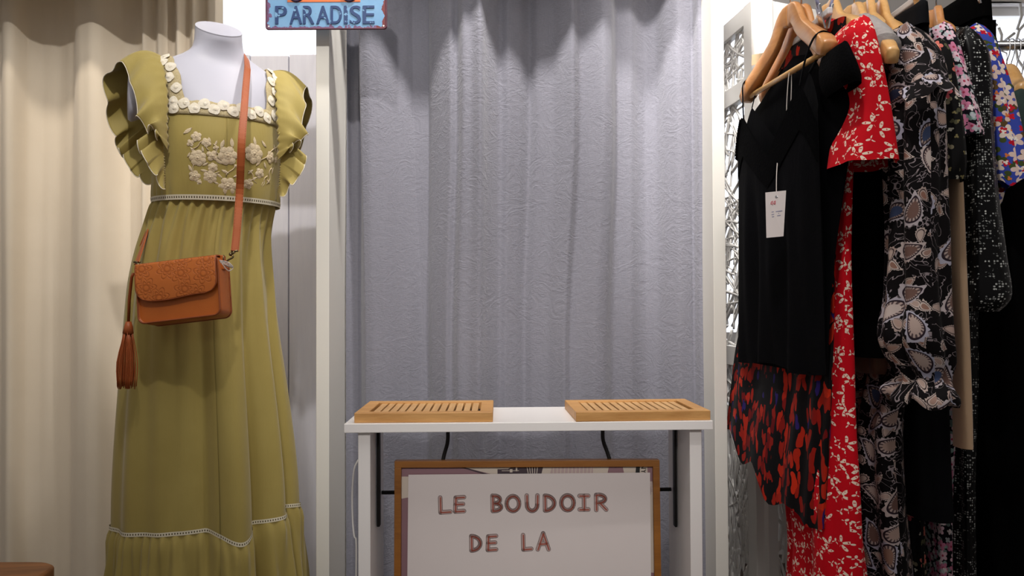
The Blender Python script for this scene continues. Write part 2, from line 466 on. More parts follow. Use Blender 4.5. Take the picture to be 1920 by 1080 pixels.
# poster colours
M['mauve'] = plain('poster_mauve', (148, 112, 120), .6, var=.01)
M['poster_cream'] = plain('poster_cream', (216, 202, 188), .6, var=.02)
M['poster_pink'] = plain('poster_pink', (196, 172, 170), .6, var=.02)
M['poster_dark'] = plain('poster_dark', (70, 54, 62), .6)
M['ink_grey'] = plain('ink_grey', (108, 92, 90), .7)
M['ink_pink'] = plain('ink_pink', (190, 164, 160), .7)
M['ink_red'] = plain('ink_red', (172, 84, 66), .7, var=.15, scale=60)
M['pen_red'] = plain('pen_red', (206, 40, 70), .6)
M['pen_grey'] = plain('pen_grey', (140, 140, 170), .6)

# ------------------------------------------------------------------ world and lights
w = bpy.data.worlds.new('World'); sc.world = w; w.use_nodes = True
nt = w.node_tree; bg = nt.nodes['Background']
tc = nt.nodes.new('ShaderNodeTexCoord'); sp = nt.nodes.new('ShaderNodeSeparateXYZ'); nt.links.new(tc.outputs['Generated'], sp.inputs[0])
rp = nt.nodes.new('ShaderNodeValToRGB'); nt.links.new(sp.outputs['Y'], rp.inputs[0])
rp.color_ramp.elements[0].position = 0.02; rp.color_ramp.elements[0].color = (.10, .094, .09, 1)
rp.color_ramp.elements[1].position = .35; rp.color_ramp.elements[1].color = (1.0, 1.06, 1.2, 1)
nt.links.new(rp.outputs[0], bg.inputs[0]); bg.inputs[1].default_value = 2.2

def spot(loc, aim, power, col, size=60, blend=.8, r=.05):
    l = bpy.data.lights.new('spot', 'SPOT'); l.energy = power; l.color = col; l.spot_size = math.radians(size); l.spot_blend = blend; l.shadow_soft_size = r
    o = bpy.data.objects.new('spot_light', l); C.objects.link(o); o.location = loc
    o.rotation_euler = (Vector(aim)-Vector(loc)).to_track_quat('-Z', 'Y').to_euler(); return o
def area(loc, aim, power, col, sx, sy):
    l = bpy.data.lights.new('area', 'AREA'); l.shape = 'RECTANGLE'; l.size = sx; l.size_y = sy; l.energy = power; l.color = col
    o = bpy.data.objects.new('area_fill', l); C.objects.link(o); o.location = loc
    o.rotation_euler = (Vector(aim)-Vector(loc)).to_track_quat('-Z', 'Y').to_euler(); return o
WARM = (1, .90, .78); NEU = (1, .955, .91)
spot((.02, 1.68, 2.88), (.02, 2.45, 1.95), 205, NEU, 92, 1, .045)          # over the changing cubicle
spot((-.3, .45, 2.8), (-.85, 2.1, 1.6), 88, NEU, 52, 1, .035)       # on the dress and beige curtain
spot((-1.5, 1.68, 2.9), (-1.45, 2.5, 2.05), 52, WARM, 64, 1, .07)
spot((-.9, 1.68, 2.9), (-.9, 2.5, 2.05), 40, WARM, 64, 1, .07)
spot((.22, .75, 2.85), (.80, 1.85, 1.5), 62, NEU, 64, 1, .04)           # on the rack
spot((.36, 1.3, 2.9), (.66, 2.36, 1.35), 210, NEU, 30, .9, .05)           # added to brighten the folding screen
spot((.1, -1.5, 2.25), (.02, 2.0, .60), 185, NEU, 25, 1, .2)            # narrow spot added behind the viewer to brighten the sheet and table
area((0, .85, 2.9), (0, 1.0, 0), 24, (1, .97, .94), 3.4, 1.3)  # soft ceiling fill, added to lift the spot shadows

# ------------------------------------------------------------------ setting
structure('floor', MB().box((-2.6, -.6, FZ-.05), (2.9, 3.3, FZ)), M['floor'])
structure('ceiling', MB().box((-2.6, -.6, 2.95), (2.9, 3.3, 3.0)), M['ceiling'])
structure('wall_left', MB().box((-2.65, -.6, FZ), (-2.6, 3.3, 2.95)), M['wall'])
structure('wall_right', MB().box((2.9, -.6, FZ), (2.95, 3.3, 2.95)), M['wall'])
WD = 3.1
def win(px0, px1, py0, py1):
    a = P(px0, py1, WD); b = P(px1, py0, WD); return a.x, b.x, a.z, min(b.z, 2.5)
wins = [win(380, 640, -150, 150), win(1290, 1433, -200, 640), win(1800, 2060, 8, 330)]
mb = MB(); xs = [-2.6]
for (x0, x1, z0, z1) in wins:
    mb.box((xs[-1], WD, FZ), (x0, WD+.12, 2.95)); mb.box((x0, WD, FZ), (x1, WD+.12, z0)); mb.box((x0, WD, z1), (x1, WD+.12, 2.95)); xs.append(x1)
mb.box((xs[-1], WD, FZ), (2.9, WD+.12, 2.95))
structure('wall_back', mb, M['wall'])
for k, (x0, x1, z0, z1) in enumerate(wins):
    fr = MB(); w_ = .035
    fr.box((x0, WD+.03, z0), (x0+w_, WD+.09, z1)); fr.box((x1-w_, WD+.03, z0), (x1, WD+.09, z1))
    fr.box((x0, WD+.03, z0), (x1, WD+.09, z0+w_)); fr.box((x0, WD+.03, z1-w_), (x1, WD+.09, z1))
    o = structure('window_%d' % (k+1), fr, M['white_paint'], bevel=.003)
    obj('window_pane', MB().box((x0+w_, WD+.055, z0+w_), (x1-w_, WD+.061, z1-w_)), M['glass'], o)

# changing cubicle: side panels, plus an added header out of view
a = P(592.5, 540, 2.1); b = P(617, 540, 2.1)
structure('trim_1', MB().box((a.x, 2.1, FZ), (b.x, 2.335, 2.4)), M['cream_paint'], bevel=.0015)
c_ = P(1338, 540, 2.1); d_ = P(1361.5, 540, 2.1)
structure('trim_2', MB().box((c_.x, 2.1, FZ), (d_.x, 2.24, 2.4)), M['cream_paint'], bevel=.0015)
structure('added_header', MB().box((a.x, 2.10, 1.975), (d_.x, 2.12, 2.4)), M['cream_paint'], bevel=.0015)  # unseen board added to throw the scalloped shadow on the grey curtain
XL, XR = b.x, c_.x

# white planked panel below the bright window
PX = [250, 322, 395, 468, 541, 618, 694]; PD = 2.62
pk = thing('plank_panel', 'white painted vertical plank panel behind the olive dress, under the bright window', 'wall panel', (P(470, 1000, PD).x, PD, 0))
for i in range(3, len(PX)-2):
    x0 = P(PX[i], 540, PD).x+.0015; x1 = P(PX[i+1], 540, PD).x-.0015
    obj('plank', MB().box((x0, PD, FZ), (x1, PD+.02, P(500, 102, PD).z-.004*(i % 2))), M['plank'], pk, bevel=.003)
x0 = P(420, 540, PD).x; x1 = P(468, 540, PD).x-.0015
obj('plank', MB().box((x0, PD, FZ), (x1, PD+.02, P(500, 102, PD).z)), M['plank'], pk, bevel=.003)
# sheer in the window
def sheer(x0, x1, z0, z1, y, lab, nw):
    mb = MB().grid(lambda u, v: (lerp(x0, x1, u), y+.018*math.sin(u*nw*2*PI)+.008*math.sin(u*nw*5.3+v), lerp(z1, z0, v)), 90, 6)
    return tag(obj('sheer_curtain', mb, M['sheer'], smooth=True), lab, 'curtain')
w0 = wins[0]; sheer(w0[0]-.03, w0[1]+.03, w0[2]-.1, 2.3, WD-.08, 'white sheer curtain glowing in the window above the white planks', 7)

# ------------------------------------------------------------------ beige curtain
D0 = 2.5
prof = [(-260, .06), (-150, -.01), (-60, .05), (0, .0), (14, -.03), (33, -.035), (42, .03), (80, .06), (120, .05), (140, .0), (165, -.03), (190, -.03), (205, .01), (222, .05), (250, .05), (262, .01), (278, .045), (292, .01), (312, .05), (330, .0), (345, .03), (362, -.005), (378, .03), (392, -.01), (412, .02)]
def beige(u, v):
    px = lerp(-260, 412, u)
    d = interp([(p, q) for p, q in prof], px)[0]
    k = lerp(1.0, .75, sm(0, 1, v))
    d = D0 + d*k + .012*nz(px*.012, v*2.5)*v + .006*nz(px*.05, v*1.2, 4)
    q = P(px + 8*nz(px*.004, v*1.5, 2)*v, 540, D0)
    return (q.x, d, lerp(2.45, FZ+.006, v))
bc = thing('window_curtain', 'beige linen curtain hanging in soft folds behind the olive dress, far left', 'curtain', (-1.6, D0, 0))
obj('drape', MB().grid(beige, 260, 40), M['beige'], bc, smooth=True)
q0 = P(-260, 540, D0).x; q1 = P(420, 540, D0).x
obj('rod', MB().tube([(q0-.1, D0, 2.47), (q1+.05, D0, 2.47)], .014, 12), M['hanger_dark'], bc, smooth=True)
for i in range(12):
    x = lerp(q0+.04, q1-.02, i/11)
    rg = MB().tube([(x, D0+.022*math.cos(k*PI/8), 2.462+.026*math.sin(k*PI/8)) for k in range(17)], .004, 6)
    obj('curtain_ring', rg, M['hanger_dark'], bc, smooth=True)
# unseen pelmet board, added so its edge shades the curtain top
structure('added_pelmet', MB().box((q0, D0-.16, 1.87), (P(440, 540, D0).x-.02, D0-.14, 2.4)), M['cream_paint'])

# ------------------------------------------------------------------ grey cubicle curtain
# fold depth along the curtain (photo column -> how far back), read off the scalloped shadow
gp = [(640, 120), (652, 150), (662, 130), (671, 145), (673.5, 60), (690, 50), (716, 58), (719, 66), (750, 112), (785, 165), (797, 160), (806, 112), (830, 70), (850, 42), (856, 68), (863, 52), (868, 22), (886, 30), (905, 2), (916, 48), (938, 88), (947, 84), (952, 70), (975, 88), (997, 122), (1008, 96), (1040, 90), (1060, 60), (1077, 36), (1088, 66), (1098, 60), (1112, 50), (1133, 30), (1150, 46), (1158, 96), (1190, 92), (1202, 116), (1218, 132), (1240, 116), (1252, 76), (1272, 42), (1288, 48), (1300, 58), (1306, 20), (1318, 10), (1330, 30), (1342, 60)]
def gdep(px):
    if not GB:
        for k in range(0, 704):
            sg_ = 1.2 if (abs(k-32) < 6 or abs(k-662) < 6) else 4.2; a_ = b_ = 0
            for o_ in range(-14, 15):
                q_ = k+o_
                if (k < 33) != (q_ < 33) or (k < 663) != (q_ < 663): continue
                w_ = math.exp(-(o_/sg_)**2/2); a_ += w_*gdep0(640+min(max(q_, 0), 702)); b_ += w_
            GB.append(a_/b_)
    k = min(max(px-640, 0), 702.0); i = int(k)
    return lerp(GB[i], GB[min(i+1, 703)], k-i)
GB = []
def gdep0(px):
    for i in range(len(gp)-1):
        if gp[i][0] <= px <= gp[i+1][0]:
            t = (px-gp[i][0])/(gp[i+1][0]-gp[i][0]); t = t*t*(3-2*t)*.5+t*.5
            return lerp(gp[i][1], gp[i+1][1], t)
    return gp[-1][1]
CD = 2.195
def grey(u, v):
    px = lerp(640, 1342, u)
    g = gdep(px)*.00090
    z = lerp(2.3, FZ+.006, v); y = lerp(-260, 1320, v)
    amp = lerp(1.0, .80, sm(250, 700, y))
    sway = 0
    if px > 672: sway = 12*sm(100, 760, y)*(1-sm(672, 860, px)) - 14*sm(250, 760, y)*math.exp(-((px-1000)/60)**2) - 12*sm(300, 760, y)*math.exp(-((px-860)/40)**2) - 25*sm(300, 760, y)*math.exp(-((px-1110)/60)**2)
    base = P(px+sway*.9, 540, CD+.06)
    d = CD + .0 + g*amp + (.0-.055*amp+.055) + .008*nz(px*.014, v*4, 3)*sm(.2, .6, v) + .002*nz(px*.04, v*9, 8)
    d = min(d, 2.322)
    x = max(min(base.x, XR+.004+.01), XL+.004)
    return (x, d, z)
gc = thing('cubicle_curtain', 'grey linen curtain closing the white changing cubicle behind the console table', 'curtain', (0, CD, 0))
obj('drape', MB().grid(grey, 420, 70), M['grey_curtain'], gc, smooth=True)
obj('rod', MB().tube([(XL, 2.28, 2.33), (XR, 2.28, 2.33)], .012, 10), M['chrome'], gc, smooth=True)

# ------------------------------------------------------------------ tin sign
S0 = P(612, 0, 2.06); sw_ = 2.06*114.5/F
zb = P(612, 56, 2.06).z; zt = zb+.2
sg = thing('tin_sign', 'weathered blue tin sign with the word PARADISE and rust-red edge, above left cubicle post', 'sign', (S0.x, 2.06, (zb+zt)/2))
def rrect(cx, cz, hw, hh, r, y0, y1, n=6):
    pts = []
    for (sx, sz, a0) in ((1, 1, 0), (-1, 1, 90), (-1, -1, 180), (1, -1, 270)):
        for k in range(n+1):
            a = math.radians(a0+90*k/n); pts.append((cx+sx*(hw-r)+r*math.cos(a), cz+sz*(hh-r)+r*math.sin(a)))
    m = len(pts)
    vs = [(p[0], y0, p[1]) for p in pts]+[(p[0], y1, p[1]) for p in pts]
    return vs, [tuple(range(m-1, -1, -1)), tuple(range(m, 2*m))]+[(i, (i+1) % m, m+(i+1) % m, m+i) for i in range(m)]
mcz = (zb+zt)/2; mcy = 2.06
def plate_local(name, mb, mat, par, **k):
    """mesh written about its own centre so the object coordinates are centred"""
    o = obj(name, mb, mat, None, **k); o.parent = par; return o
vs, fs = rrect(0, 0, sw_, .1, .008, -.0015, .0015)
plate_local('plate', MB().add(vs, fs), M['tin'], sg, bevel=.0008)
rim = MB(); ring = []
for (sx, sz, a0) in ((1, 1, 0), (-1, 1, 90), (-1, -1, 180), (1, -1, 270)):
    for k in range(7):
        a = math.radians(a0+15*k); ring.append((sx*(sw_-.010)+.008*math.cos(a), -.0022, sz*(.1-.010)+.008*math.sin(a)))
ring.append(ring[0]); rim.tube(ring, .0022, 6, cap=False)
plate_local('raised_rim', rim, plain('rust_edge', (104, 58, 74), .5, var=.2, scale=50), sg, smooth=True)
def text_mb(body, size, ext=.0006, offset=0.0, spacing=1.0):
    cu = bpy.data.curves.new('txt', 'FONT'); cu.body = body; cu.size = size; cu.extrude = ext; cu.offset = offset
    cu.align_x = 'CENTER'; cu.align_y = 'CENTER'; cu.space_character = spacing; cu.resolution_u = 4
    o = bpy.data.objects.new('txt', cu); C.objects.link(o)
    dg = bpy.context.evaluated_depsgraph_get(); dg.update()
    me = bpy.data.meshes.new_from_object(o.evaluated_get(dg))
    vs = [v.co.copy() for v in me.vertices]; fs = [tuple(p.vertices) for p in me.polygons]
    bpy.data.objects.remove(o); bpy.data.curves.remove(cu); bpy.data.meshes.remove(me)
    xs = [v.x for v in vs]; ys = [v.y for v in vs]
    cx = (min(xs)+max(xs))/2; cy = (min(ys)+max(ys))/2
    return [Vector((v.x-cx, v.y-cy, v.z)) for v in vs], fs, max(xs)-min(xs), max(ys)-min(ys)
px2m = 2.06/F
lp = MB()
LX = [(505+13, 'P', 26), (555, 'A', 27), (579, 'R', 25), (607, 'A', 27), (632, 'D', 24), (650, 'I', 8), (667, 'S', 24), (691.5, 'E', 23)]
xl_ = [527, 555, 579, 606, 631, 649, 667, 692]
wl_ = [21, 22, 20, 24, 20, 5.5, 20, 21]
for ch, px, wd in zip('PARADISE', xl_, wl_):
    vs, fs, ww, hh = text_mb(ch, .06, .0006, .0)
    sx = wd*px2m/ww; sz = 34*px2m/hh
    if ch == 'I': sx *= 1
    cx = (px-612)*px2m; cz = P(612, 28.5, 2.06).z-mcz
    th = 0
    for off in (-.0011, 0, .0011):
        lp.add([Vector((cx+v.x*sx+off, -.0028-v.z+(.0001*off/.0011), cz+v.y*sz+off*.3)) for v in vs], fs)
plate_local('lettering', lp, M['tin_letter'], sg)
bnd = MB(); zb0 = P(612, 4.5, 2.06).z-mcz
bnd.box((-.105, -.0026, zb0), (.092, -.0012, zb0+.06)); plate_local('orange_band', bnd, M['tin_orange'], sg, bevel=.0008)
ul = MB()
for px in (556, 656):
    cx = (px-612)*px2m
    ul = MB().tube([(cx+.018*math.cos(PI+PI*k/12), -.0034, zb0+.022+.018*math.sin(PI+PI*k/12)) for k in range(13)], .0042, 6)
    plate_local('upper_letter', ul, M['tin_purple'], sg)
for sx in (-1, 1):
    hl = MB().disc((sx*(sw_-.009), -.0022, -.1+.0095), (0, -1, 0), .0024, 10, .02)
    plate_local('nail_hole', hl, M['white_paint'], sg)
for sx in (-1, 1):
    cd = MB().tube([(sx*(sw_-.01), -.003, .092), (sx*.05, .02, .35)], .0012, 6)
    plate_local('hanging_cord', cd, M['white_cord'], sg)

# ------------------------------------------------------------------ console table
TD = 1.75; ta = P(645, 795, TD); yaw = math.radians(1.6)
RT = Matrix.Translation((ta.x, TD, 0)) @ Matrix.Rotation(yaw, 4, 'Z')
tz = ta.z; TW = (P(1338, 790, TD+.02).x-ta.x)
th_ = .0205; TDEP = .255
tb = thing('console_table', 'narrow white console table with panel legs in front of the grey curtain', 'table', RT @ Vector((TW/2, TDEP/2, 0)))
obj('table_top', MB().box((0, 0, tz-th_), (TW, TDEP, tz), RT), M['laminate'], tb, bevel=.0012)
kx = TD/F
lx0 = 22*kx; 
for x0, x1 in ((lx0+.002, lx0+24*kx*1.02), (TW-41*kx, TW-18*kx)):
    obj('leg', MB().box((x0, .018, FZ), (x1, TDEP-.02, tz-th_), RT), M['laminate'], tb, bevel=.0012)
br = P(1268, 810, TD+.19); 
brx = TW-41*kx-.002
obj('bracket', MB().box((brx-.006, .135, .34), (brx, .155, tz-th_), RT), M['black_metal'], tb, bevel=.002)
obj('bracket', MB().box((lx0+25*kx+.0015, .1, .36), (lx0+25*kx+.009, .12, tz-th_), RT), M['black_metal'], tb, bevel=.002)
obj('support_bar', MB().tube([RT @ Vector((lx0+25*kx, .2, .418)), RT @ Vector((brx, .2, .418))], .005, 8), M['black_metal'], tb, smooth=True)
# white cable looping beside the left leg
A = [P(672, 862, 1.8), P(664, 880, 1.8), P(660.5, 920, 1.81), P(661, 970, 1.81), P(664, 1005, 1.8), P(668, 1022, 1.8), P(667, 1140, 1.8)]
tag(obj('power_cable', MB().tube(curve(A, 24), .0022, 6), M['white_plastic'], smooth=True), 'thin white cable bowed out beside the left table leg', 'cable')
for nm, pts in (('left', [(840, 808), (839, 830), (832, 856), (826, 890)]), ('right', [(1130, 806), (1131, 826), (1140, 852), (1150, 885)])):
    A = [P(x, y, 1.9+.004*i) for i, (x, y) in enumerate(pts)]
    tag(obj('hanging_strap', MB().tube(curve(A, 14), .0048, 8), M['black_rubber'], smooth=True),
        'short black cord hanging under the table behind the %s half of the framed poster' % nm, 'cord')

# bamboo trays
def tray(fl, fr_, bl, y_front, label, yaw_):
    """slatted duckboard: front edge from pixel fl to fr_"""
    a = P(fl[0], fl[1], TD+.012+y_front); b = P(fr_[0], fr_[1], TD+.012+y_front)
    W = b.x-a.x; Dp = .215; H = .0225
    o = thing('slatted_tray', label, 'tray', (a.x+W/2, a.y+Dp/2, tz), 'bamboo slatted trays')
    R_ = Matrix.Translation((a.x, a.y, tz+.0003)) @ Matrix.Rotation(yaw_, 4, 'Z')
    fw = .026
    f = MB()
    f.box((0, 0, 0), (W, fw, H), R_); f.box((0, Dp-fw, 0), (W, Dp, H), R_)
    f.box((0, fw, 0), (fw*1.15, Dp-fw, H), R_); f.box((W-fw*1.15, fw, 0), (W, Dp-fw, H), R_)
    obj('frame', f, M['bamboo'], o, bevel=.0015)
    n = 13; x0 = fw*1.15+.004; x1 = W-fw*1.15-.004; p = (x1-x0)/n
    for i in range(n):
        obj('slat', MB().box((x0+i*p+.0022, fw-.002, .008), (x0+(i+1)*p-.0022, Dp-fw+.002, H-.0035), R_), M['bamboo_slat'], o, bevel=.001)
    bt = MB().box((fw, fw, 0.001), (W-fw, Dp-fw, .004), R_); obj('shadow_board', bt, M['slat_shade'], o)  # near-black sheet standing in for the shade between the slats
tray((664, 773), (924, 773), None, .0, 'bamboo slatted tray standing on the left end of the white table', math.radians(1.0))
tray((1080, 771), (1336, 769), None, .003, 'bamboo slatted tray set at a slight angle on the right table end', math.radians(3.0))

# ------------------------------------------------------------------ framed poster and sheet
FD = 1.9
f0 = P(741, 863, FD); f1 = P(1235, 862, FD); fz = f0.z; lean = math.radians(2.2)
FW = f1.x-f0.x; FH = .0 + fz-.0
FM = Matrix.Translation((f0.x, FD-.0, 0)) @ Matrix.Translation((0, 0, fz)) @ Matrix.Rotation(-lean, 4, 'X')
fp = thing('framed_poster', 'oak framed city poster with mauve buildings leaning under the console table', 'picture', (f0.x+FW/2, FD, 0))
bw = .0165; hb = -((fz-FZ)/math.cos(lean))+.002
fm = MB()
fm.box((0, -.012, -bw), (FW, .012, 0), FM); fm.box((0, -.012, hb), (FW, .012, hb+bw), FM)
fm.box((0, -.012, hb+bw), (bw, .012, -bw), FM); fm.box((FW-bw, -.012, hb+bw), (FW, .012, -bw), FM)
obj('frame', fm, M['oak_frame'], fp, bevel=.001)
pr = MB(); pr.box((bw*.5, -.001, hb+bw*.5), (FW-bw*.5, .004, -bw*.5), FM)
pk_ = FD/F
def pq(px, py): return ((px-741)*pk_, -(py-863)*pk_)
def poly(mi, pts, y):
    pr.m = mi; q = [pq(*p) for p in pts]
    pr.add([FM @ Vector((a, y, b)) for a, b in q], [tuple(range(len(q)))][::-1])
poly(1, [(752, 893), (768, 893), (768, 931), (752, 934)], -.0014)
poly(1, [(853, 872), (1232, 872), (1232, 889), (920, 889)], -.0014)
poly(3, [(862, 874), (915, 889), (905, 889), (855, 874)], -.0018)
poly(3, [(932, 880), (952, 880), (962, 873), (1018, 873), (1014, 889), (932, 889)], -.0018)
poly(1, [(955, 880), (960, 880), (960, 886), (955, 886)], -.0022)
poly(1, [(940, 882.5), (972, 882.5), (972, 883.5), (940, 883.5)], -.0022)
poly(1, [(966, 876), (969, 876), (969, 884), (966, 884)], -.0022)
for k in range(5): poly(1, [(986+k*5, 874), (987.5+k*5, 874), (990+k*4, 888), (988.5+k*4, 888)], -.0022)
poly(2, [(1034, 874), (1110, 874), (1110, 889), (1030, 889)], -.0018)
for k in range(11): poly(1, [(1036+k*7, 875), (1037.5+k*7, 875), (1036.5+k*7, 889), (1035+k*7, 889)], -.0022)
poly(0, [(1140, 876), (1165, 873), (1168, 889), (1137, 889)], -.0018)
poly(4, [(1191, 871), (1198, 871), (1197, 890), (1189, 890)], -.0022)
poly(0, [(1211, 871), (1232, 871), (1232, 904), (1213, 904)], -.0018)
poly(1, [(1211, 904), (1232, 904), (1232, 1080), (1211, 1080)], -.0018)
for k in range(6): poly(2, [(1214, 906+k*3), (1228, 906+k*3), (1228, 907.5+k*3), (1214, 907.5+k*3)], -.0022)
poly(2, [(1213, 914), (1218, 914), (1218, 928), (1213, 928)], -.0022)
poly(0, [(1213, 1070), (1232, 1072), (1232, 1130), (1211, 1130)], -.0022)
obj('print', pr, [M['mauve'], M['poster_cream'], M['poster_pink'], M['poster_dark'], M['black_rubber']], fp)
ny = MB(); vs, fs, ww, hh = text_mb('NY', .012, .0001)
cx, cz = pq(1204.5, 880.5); sx = 17*pk_/ww; sy = 9*pk_/hh
ny.add([FM @ Vector((cx+v.y*sy, -.0026-v.z, cz-v.x*sx)) for v in vs], fs)
obj('lettering', ny, M['black_rubber'], fp)
# paper sheet with hand-drawn letters, in front of the poster glass
sh = thing('paper_sheet', 'white paper sheet hand-lettered LE BOUDOIR DE LA, fixed over the framed poster', 'sign', (f0.x+FW/2, FD-.016, .2))
def sq(px, py, y): a, b = pq(px, py); return FM @ Vector((a, y, b))
mb = MB(); y0 = -.0128
mb.add([sq(767, 888, y0), sq(1215, 886, y0), sq(1213, 1300, y0), sq(764, 1300, y0), sq(767, 888, y0+.0006), sq(1215, 886, y0+.0006), sq(1213, 1300, y0+.0006), sq(764, 1300, y0+.0006)],
       [(3, 2, 1, 0), (4, 5, 6, 7), (0, 1, 5, 4), (1, 2, 6, 5), (2, 3, 7, 6), (3, 0, 4, 7)])
obj('sheet', mb, M['paper'], sh)
def arc(cx, cy, rx, ry, a0, a1, n=10): return [(cx+rx*math.cos(math.radians(lerp(a0, a1, k/n))), cy-ry*math.sin(math.radians(lerp(a0, a1, k/n)))) for k in range(n+1)]
G = {
 'L': [[(0, 0), (.04, 1), (1, .96)]],
 'E': [[(.95, .05), (.1, .08), (.05, .95), (.95, .92)], [(.08, .5), (.85, .48)]],
 'B': [[(.05, 0), (.08, 1)], [(.05, .02)]+arc(.25, .26, .6, .25, 80, -90)+arc(.25, .74, .72, .25, 90, -85)+[(.08, .98)]],
 'O': [arc(.5, .5, .5, .5, 90, 450, 20)],
 'U': [[(.05, 0), (.06, .5)]+arc(.5, .6, .43, .4, 180, 360, 10)+[(.95, 0)]],
 'D': [[(.08, .02), (.1, .98)]+arc(.1, .5, .85, .48, -80, 80, 12)+[(.08, .02)]],
 'I': [[(.05, .04), (.95, .04)], [(.5, .04), (.5, .96)], [(.05, .96), (.95, .96)]],
 'R': [[(.08, 1), (.08, .02)]+arc(.3, .27, .6, .26, 80, -90)+[(.12, .55)], [(.4, .54), (1, .98)]],
 'A': [[(0, 1), (.5, 0), (1, 1)], [(.22, .66), (.8, .64)]]}
word = [('L', 826, 930, 19, 27), ('E', 853, 928, 18, 29), ('B', 922, 927, 17, 28), ('O', 949, 928, 23, 27), ('U', 985, 927, 22, 28), ('D', 1018, 927, 20, 28), ('O', 1050, 927, 23, 27), ('I', 1083, 927, 18, 27), ('R', 1113, 926, 20, 28),
        ('D', 882, 1000, 19, 27), ('E', 913, 999, 17, 28), ('L', 979, 999, 15, 26), ('A', 1006, 996, 20, 29)]
def strokes(one, wd, y, dx=0, dy=0):
    m = MB()
    for (g, x, yy, ww, hh) in (one,):
        for s in G[g]:
            q = [(x+p[0]*ww+dx, yy+p[1]*hh+dy) for p in s]
            for i in range(len(q)-1):          # flat capsules
                (ax, ay), (bx, by) = q[i], q[i+1]; L = math.hypot(bx-ax, by-ay)
                if L < 1e-4: continue
                an = math.atan2(by-ay, bx-ax); pts = []
                for k in range(7): pts.append((bx+wd*math.cos(an-PI/2+PI*k/6), by+wd*math.sin(an-PI/2+PI*k/6)))
                for k in range(7): pts.append((ax+wd*math.cos(an+PI/2+PI*k/6), ay+wd*math.sin(an+PI/2+PI*k/6)))
                m.add([sq(a, b, y) for a, b in pts], [tuple(range(14))])
    return m
for wd_ in word:
    lo = obj('letter', strokes(wd_, 4.1, y0-.0003), M['ink_grey'], sh)
    obj('letter_fill', strokes(wd_, 3.2, y0-.0006), M['ink_pink'], lo)
    obj('letter_core', strokes(wd_, 1.15, y0-.0009, .6, .4), M['ink_red'], lo)

# ------------------------------------------------------------------ wooden stool corner, bottom left
s0 = P(122, 1052, 1.78)
st = thing('wooden_stool', 'rough brown wooden stool with thick top in the bottom left corner', 'stool', (s0.x-.17, 1.6, 0))
mb = MB(); hw = .19
ringp = []
for k in range(48):
    th = 2*PI*k/48; cxx = math.cos(th); sxx = math.sin(th); e = .28
    ringp.append((s0.x-hw+hw*math.copysign(abs(cxx)**e, cxx)*(1+.01*nz(k*.4)), 1.78-.17+.17*math.copysign(abs(sxx)**e, sxx)))
n = len(ringp)
vs = [(x, y, s0.z-.05) for x, y in ringp]+[(x, y, s0.z-.004) for x, y in ringp]+[(lerp(s0.x-hw, x, .97), lerp(1.61, y, .97), s0.z+.001*nz(x*30, y*30)) for x, y in ringp]
mb.add(vs, [tuple(range(n-1, -1, -1)), tuple(range(2*n, 3*n))]+[(r*n+i, r*n+(i+1) % n, (r+1)*n+(i+1) % n, (r+1)*n+i) for r in range(2) for i in range(n)])
obj('seat', mb, M['stool_wood'], st, bevel=.004)
for sx in (-1, 1):
    for sy in (-1, 1):
        obj('leg', MB().tube([(s0.x-hw+sx*.13, 1.61+sy*.11, s0.z-.05), (s0.x-hw+sx*.16, 1.61+sy*.14, FZ)], [.022, .018], 10), M['stool_wood'], st, smooth=True)

# ------------------------------------------------------------------ mannequin + dress
PSI = math.radians(30); CS, SN = math.cos(PSI), math.sin(PSI)
MX, MY = -.775, 2.02
def W(u, f, z, ox=0.0): return Vector((MX+ox+u*CS+f*SN, MY+u*SN-f*CS, z))
#        z     a     front back
SEC = [(.80, .125, .085, .085), (.95, .130, .085, .085), (1.06, .125, .085, .085), (1.155, .146, .108, .095), (1.22, .150, .124, .095), (1.30, .152, .134, .10), (1.37, .152, .122, .10), (1.42, .156, .104, .098),
       (1.46, .162, .085, .09), (1.495, .158, .066, .078), (1.52, .132, .055, .068), (1.545, .086, .052, .060), (1.565, .064, .054, .055), (1.60, .058, .056, .052), (1.66, .057, .056, .052)]
def sec(z): return interp(SEC, z)
def body(ph, z, off=0.0):
    a, bf, bb = sec(z); c = math.cos(ph); b = bf if c > 0 else bb
    return W((a+off)*math.sin(ph), (b+off)*c, z)
def surf_front(u, z, off):
    a, bf, bb = sec(z); q = max(1-(u/(a+off))**2, 0.0)
    return W(u, (bf+off)*math.sqrt(q), z)
def surf_n(u, z, off):
    p = surf_front(u, z, off); pu = surf_front(u+.004, z, off)-p; pz = surf_front(u, z+.004, off)-p
    n_ = pu.cross(pz)
    return n_.normalized() if n_.length > 1e-9 else Vector((0, -1, 0))
mq = thing('mannequin', 'white armless torso mannequin wearing the long olive dress', 'mannequin', (MX, MY, FZ))
NZ = 70; NP = 48
mb = MB(); vs = []
for j in range(NZ+1):
    z = lerp(.80, 1.60, j/NZ)
    for i in range(NP):
        ph = 2*PI*i/NP; p = body(ph, z, -.016*(1-sm(1.16, 1.30, z)))
        if j == NZ:
            pass
        tl = sm(1.56, 1.60, z)
        p.z += -tl*(.034*math.cos(ph)) + .018*tl
        p += (W(0, .012, 0)-W(0, 0, 0))*sm(1.52, 1.60, z)
        vs.append(p)
fs = [(j*NP+i, j*NP+(i+1) % NP, (j+1)*NP+(i+1) % NP, (j+1)*NP+i) for j in range(NZ) for i in range(NP)]
fs.append(tuple(range(NP-1, -1, -1)))
mb.add(vs, fs)
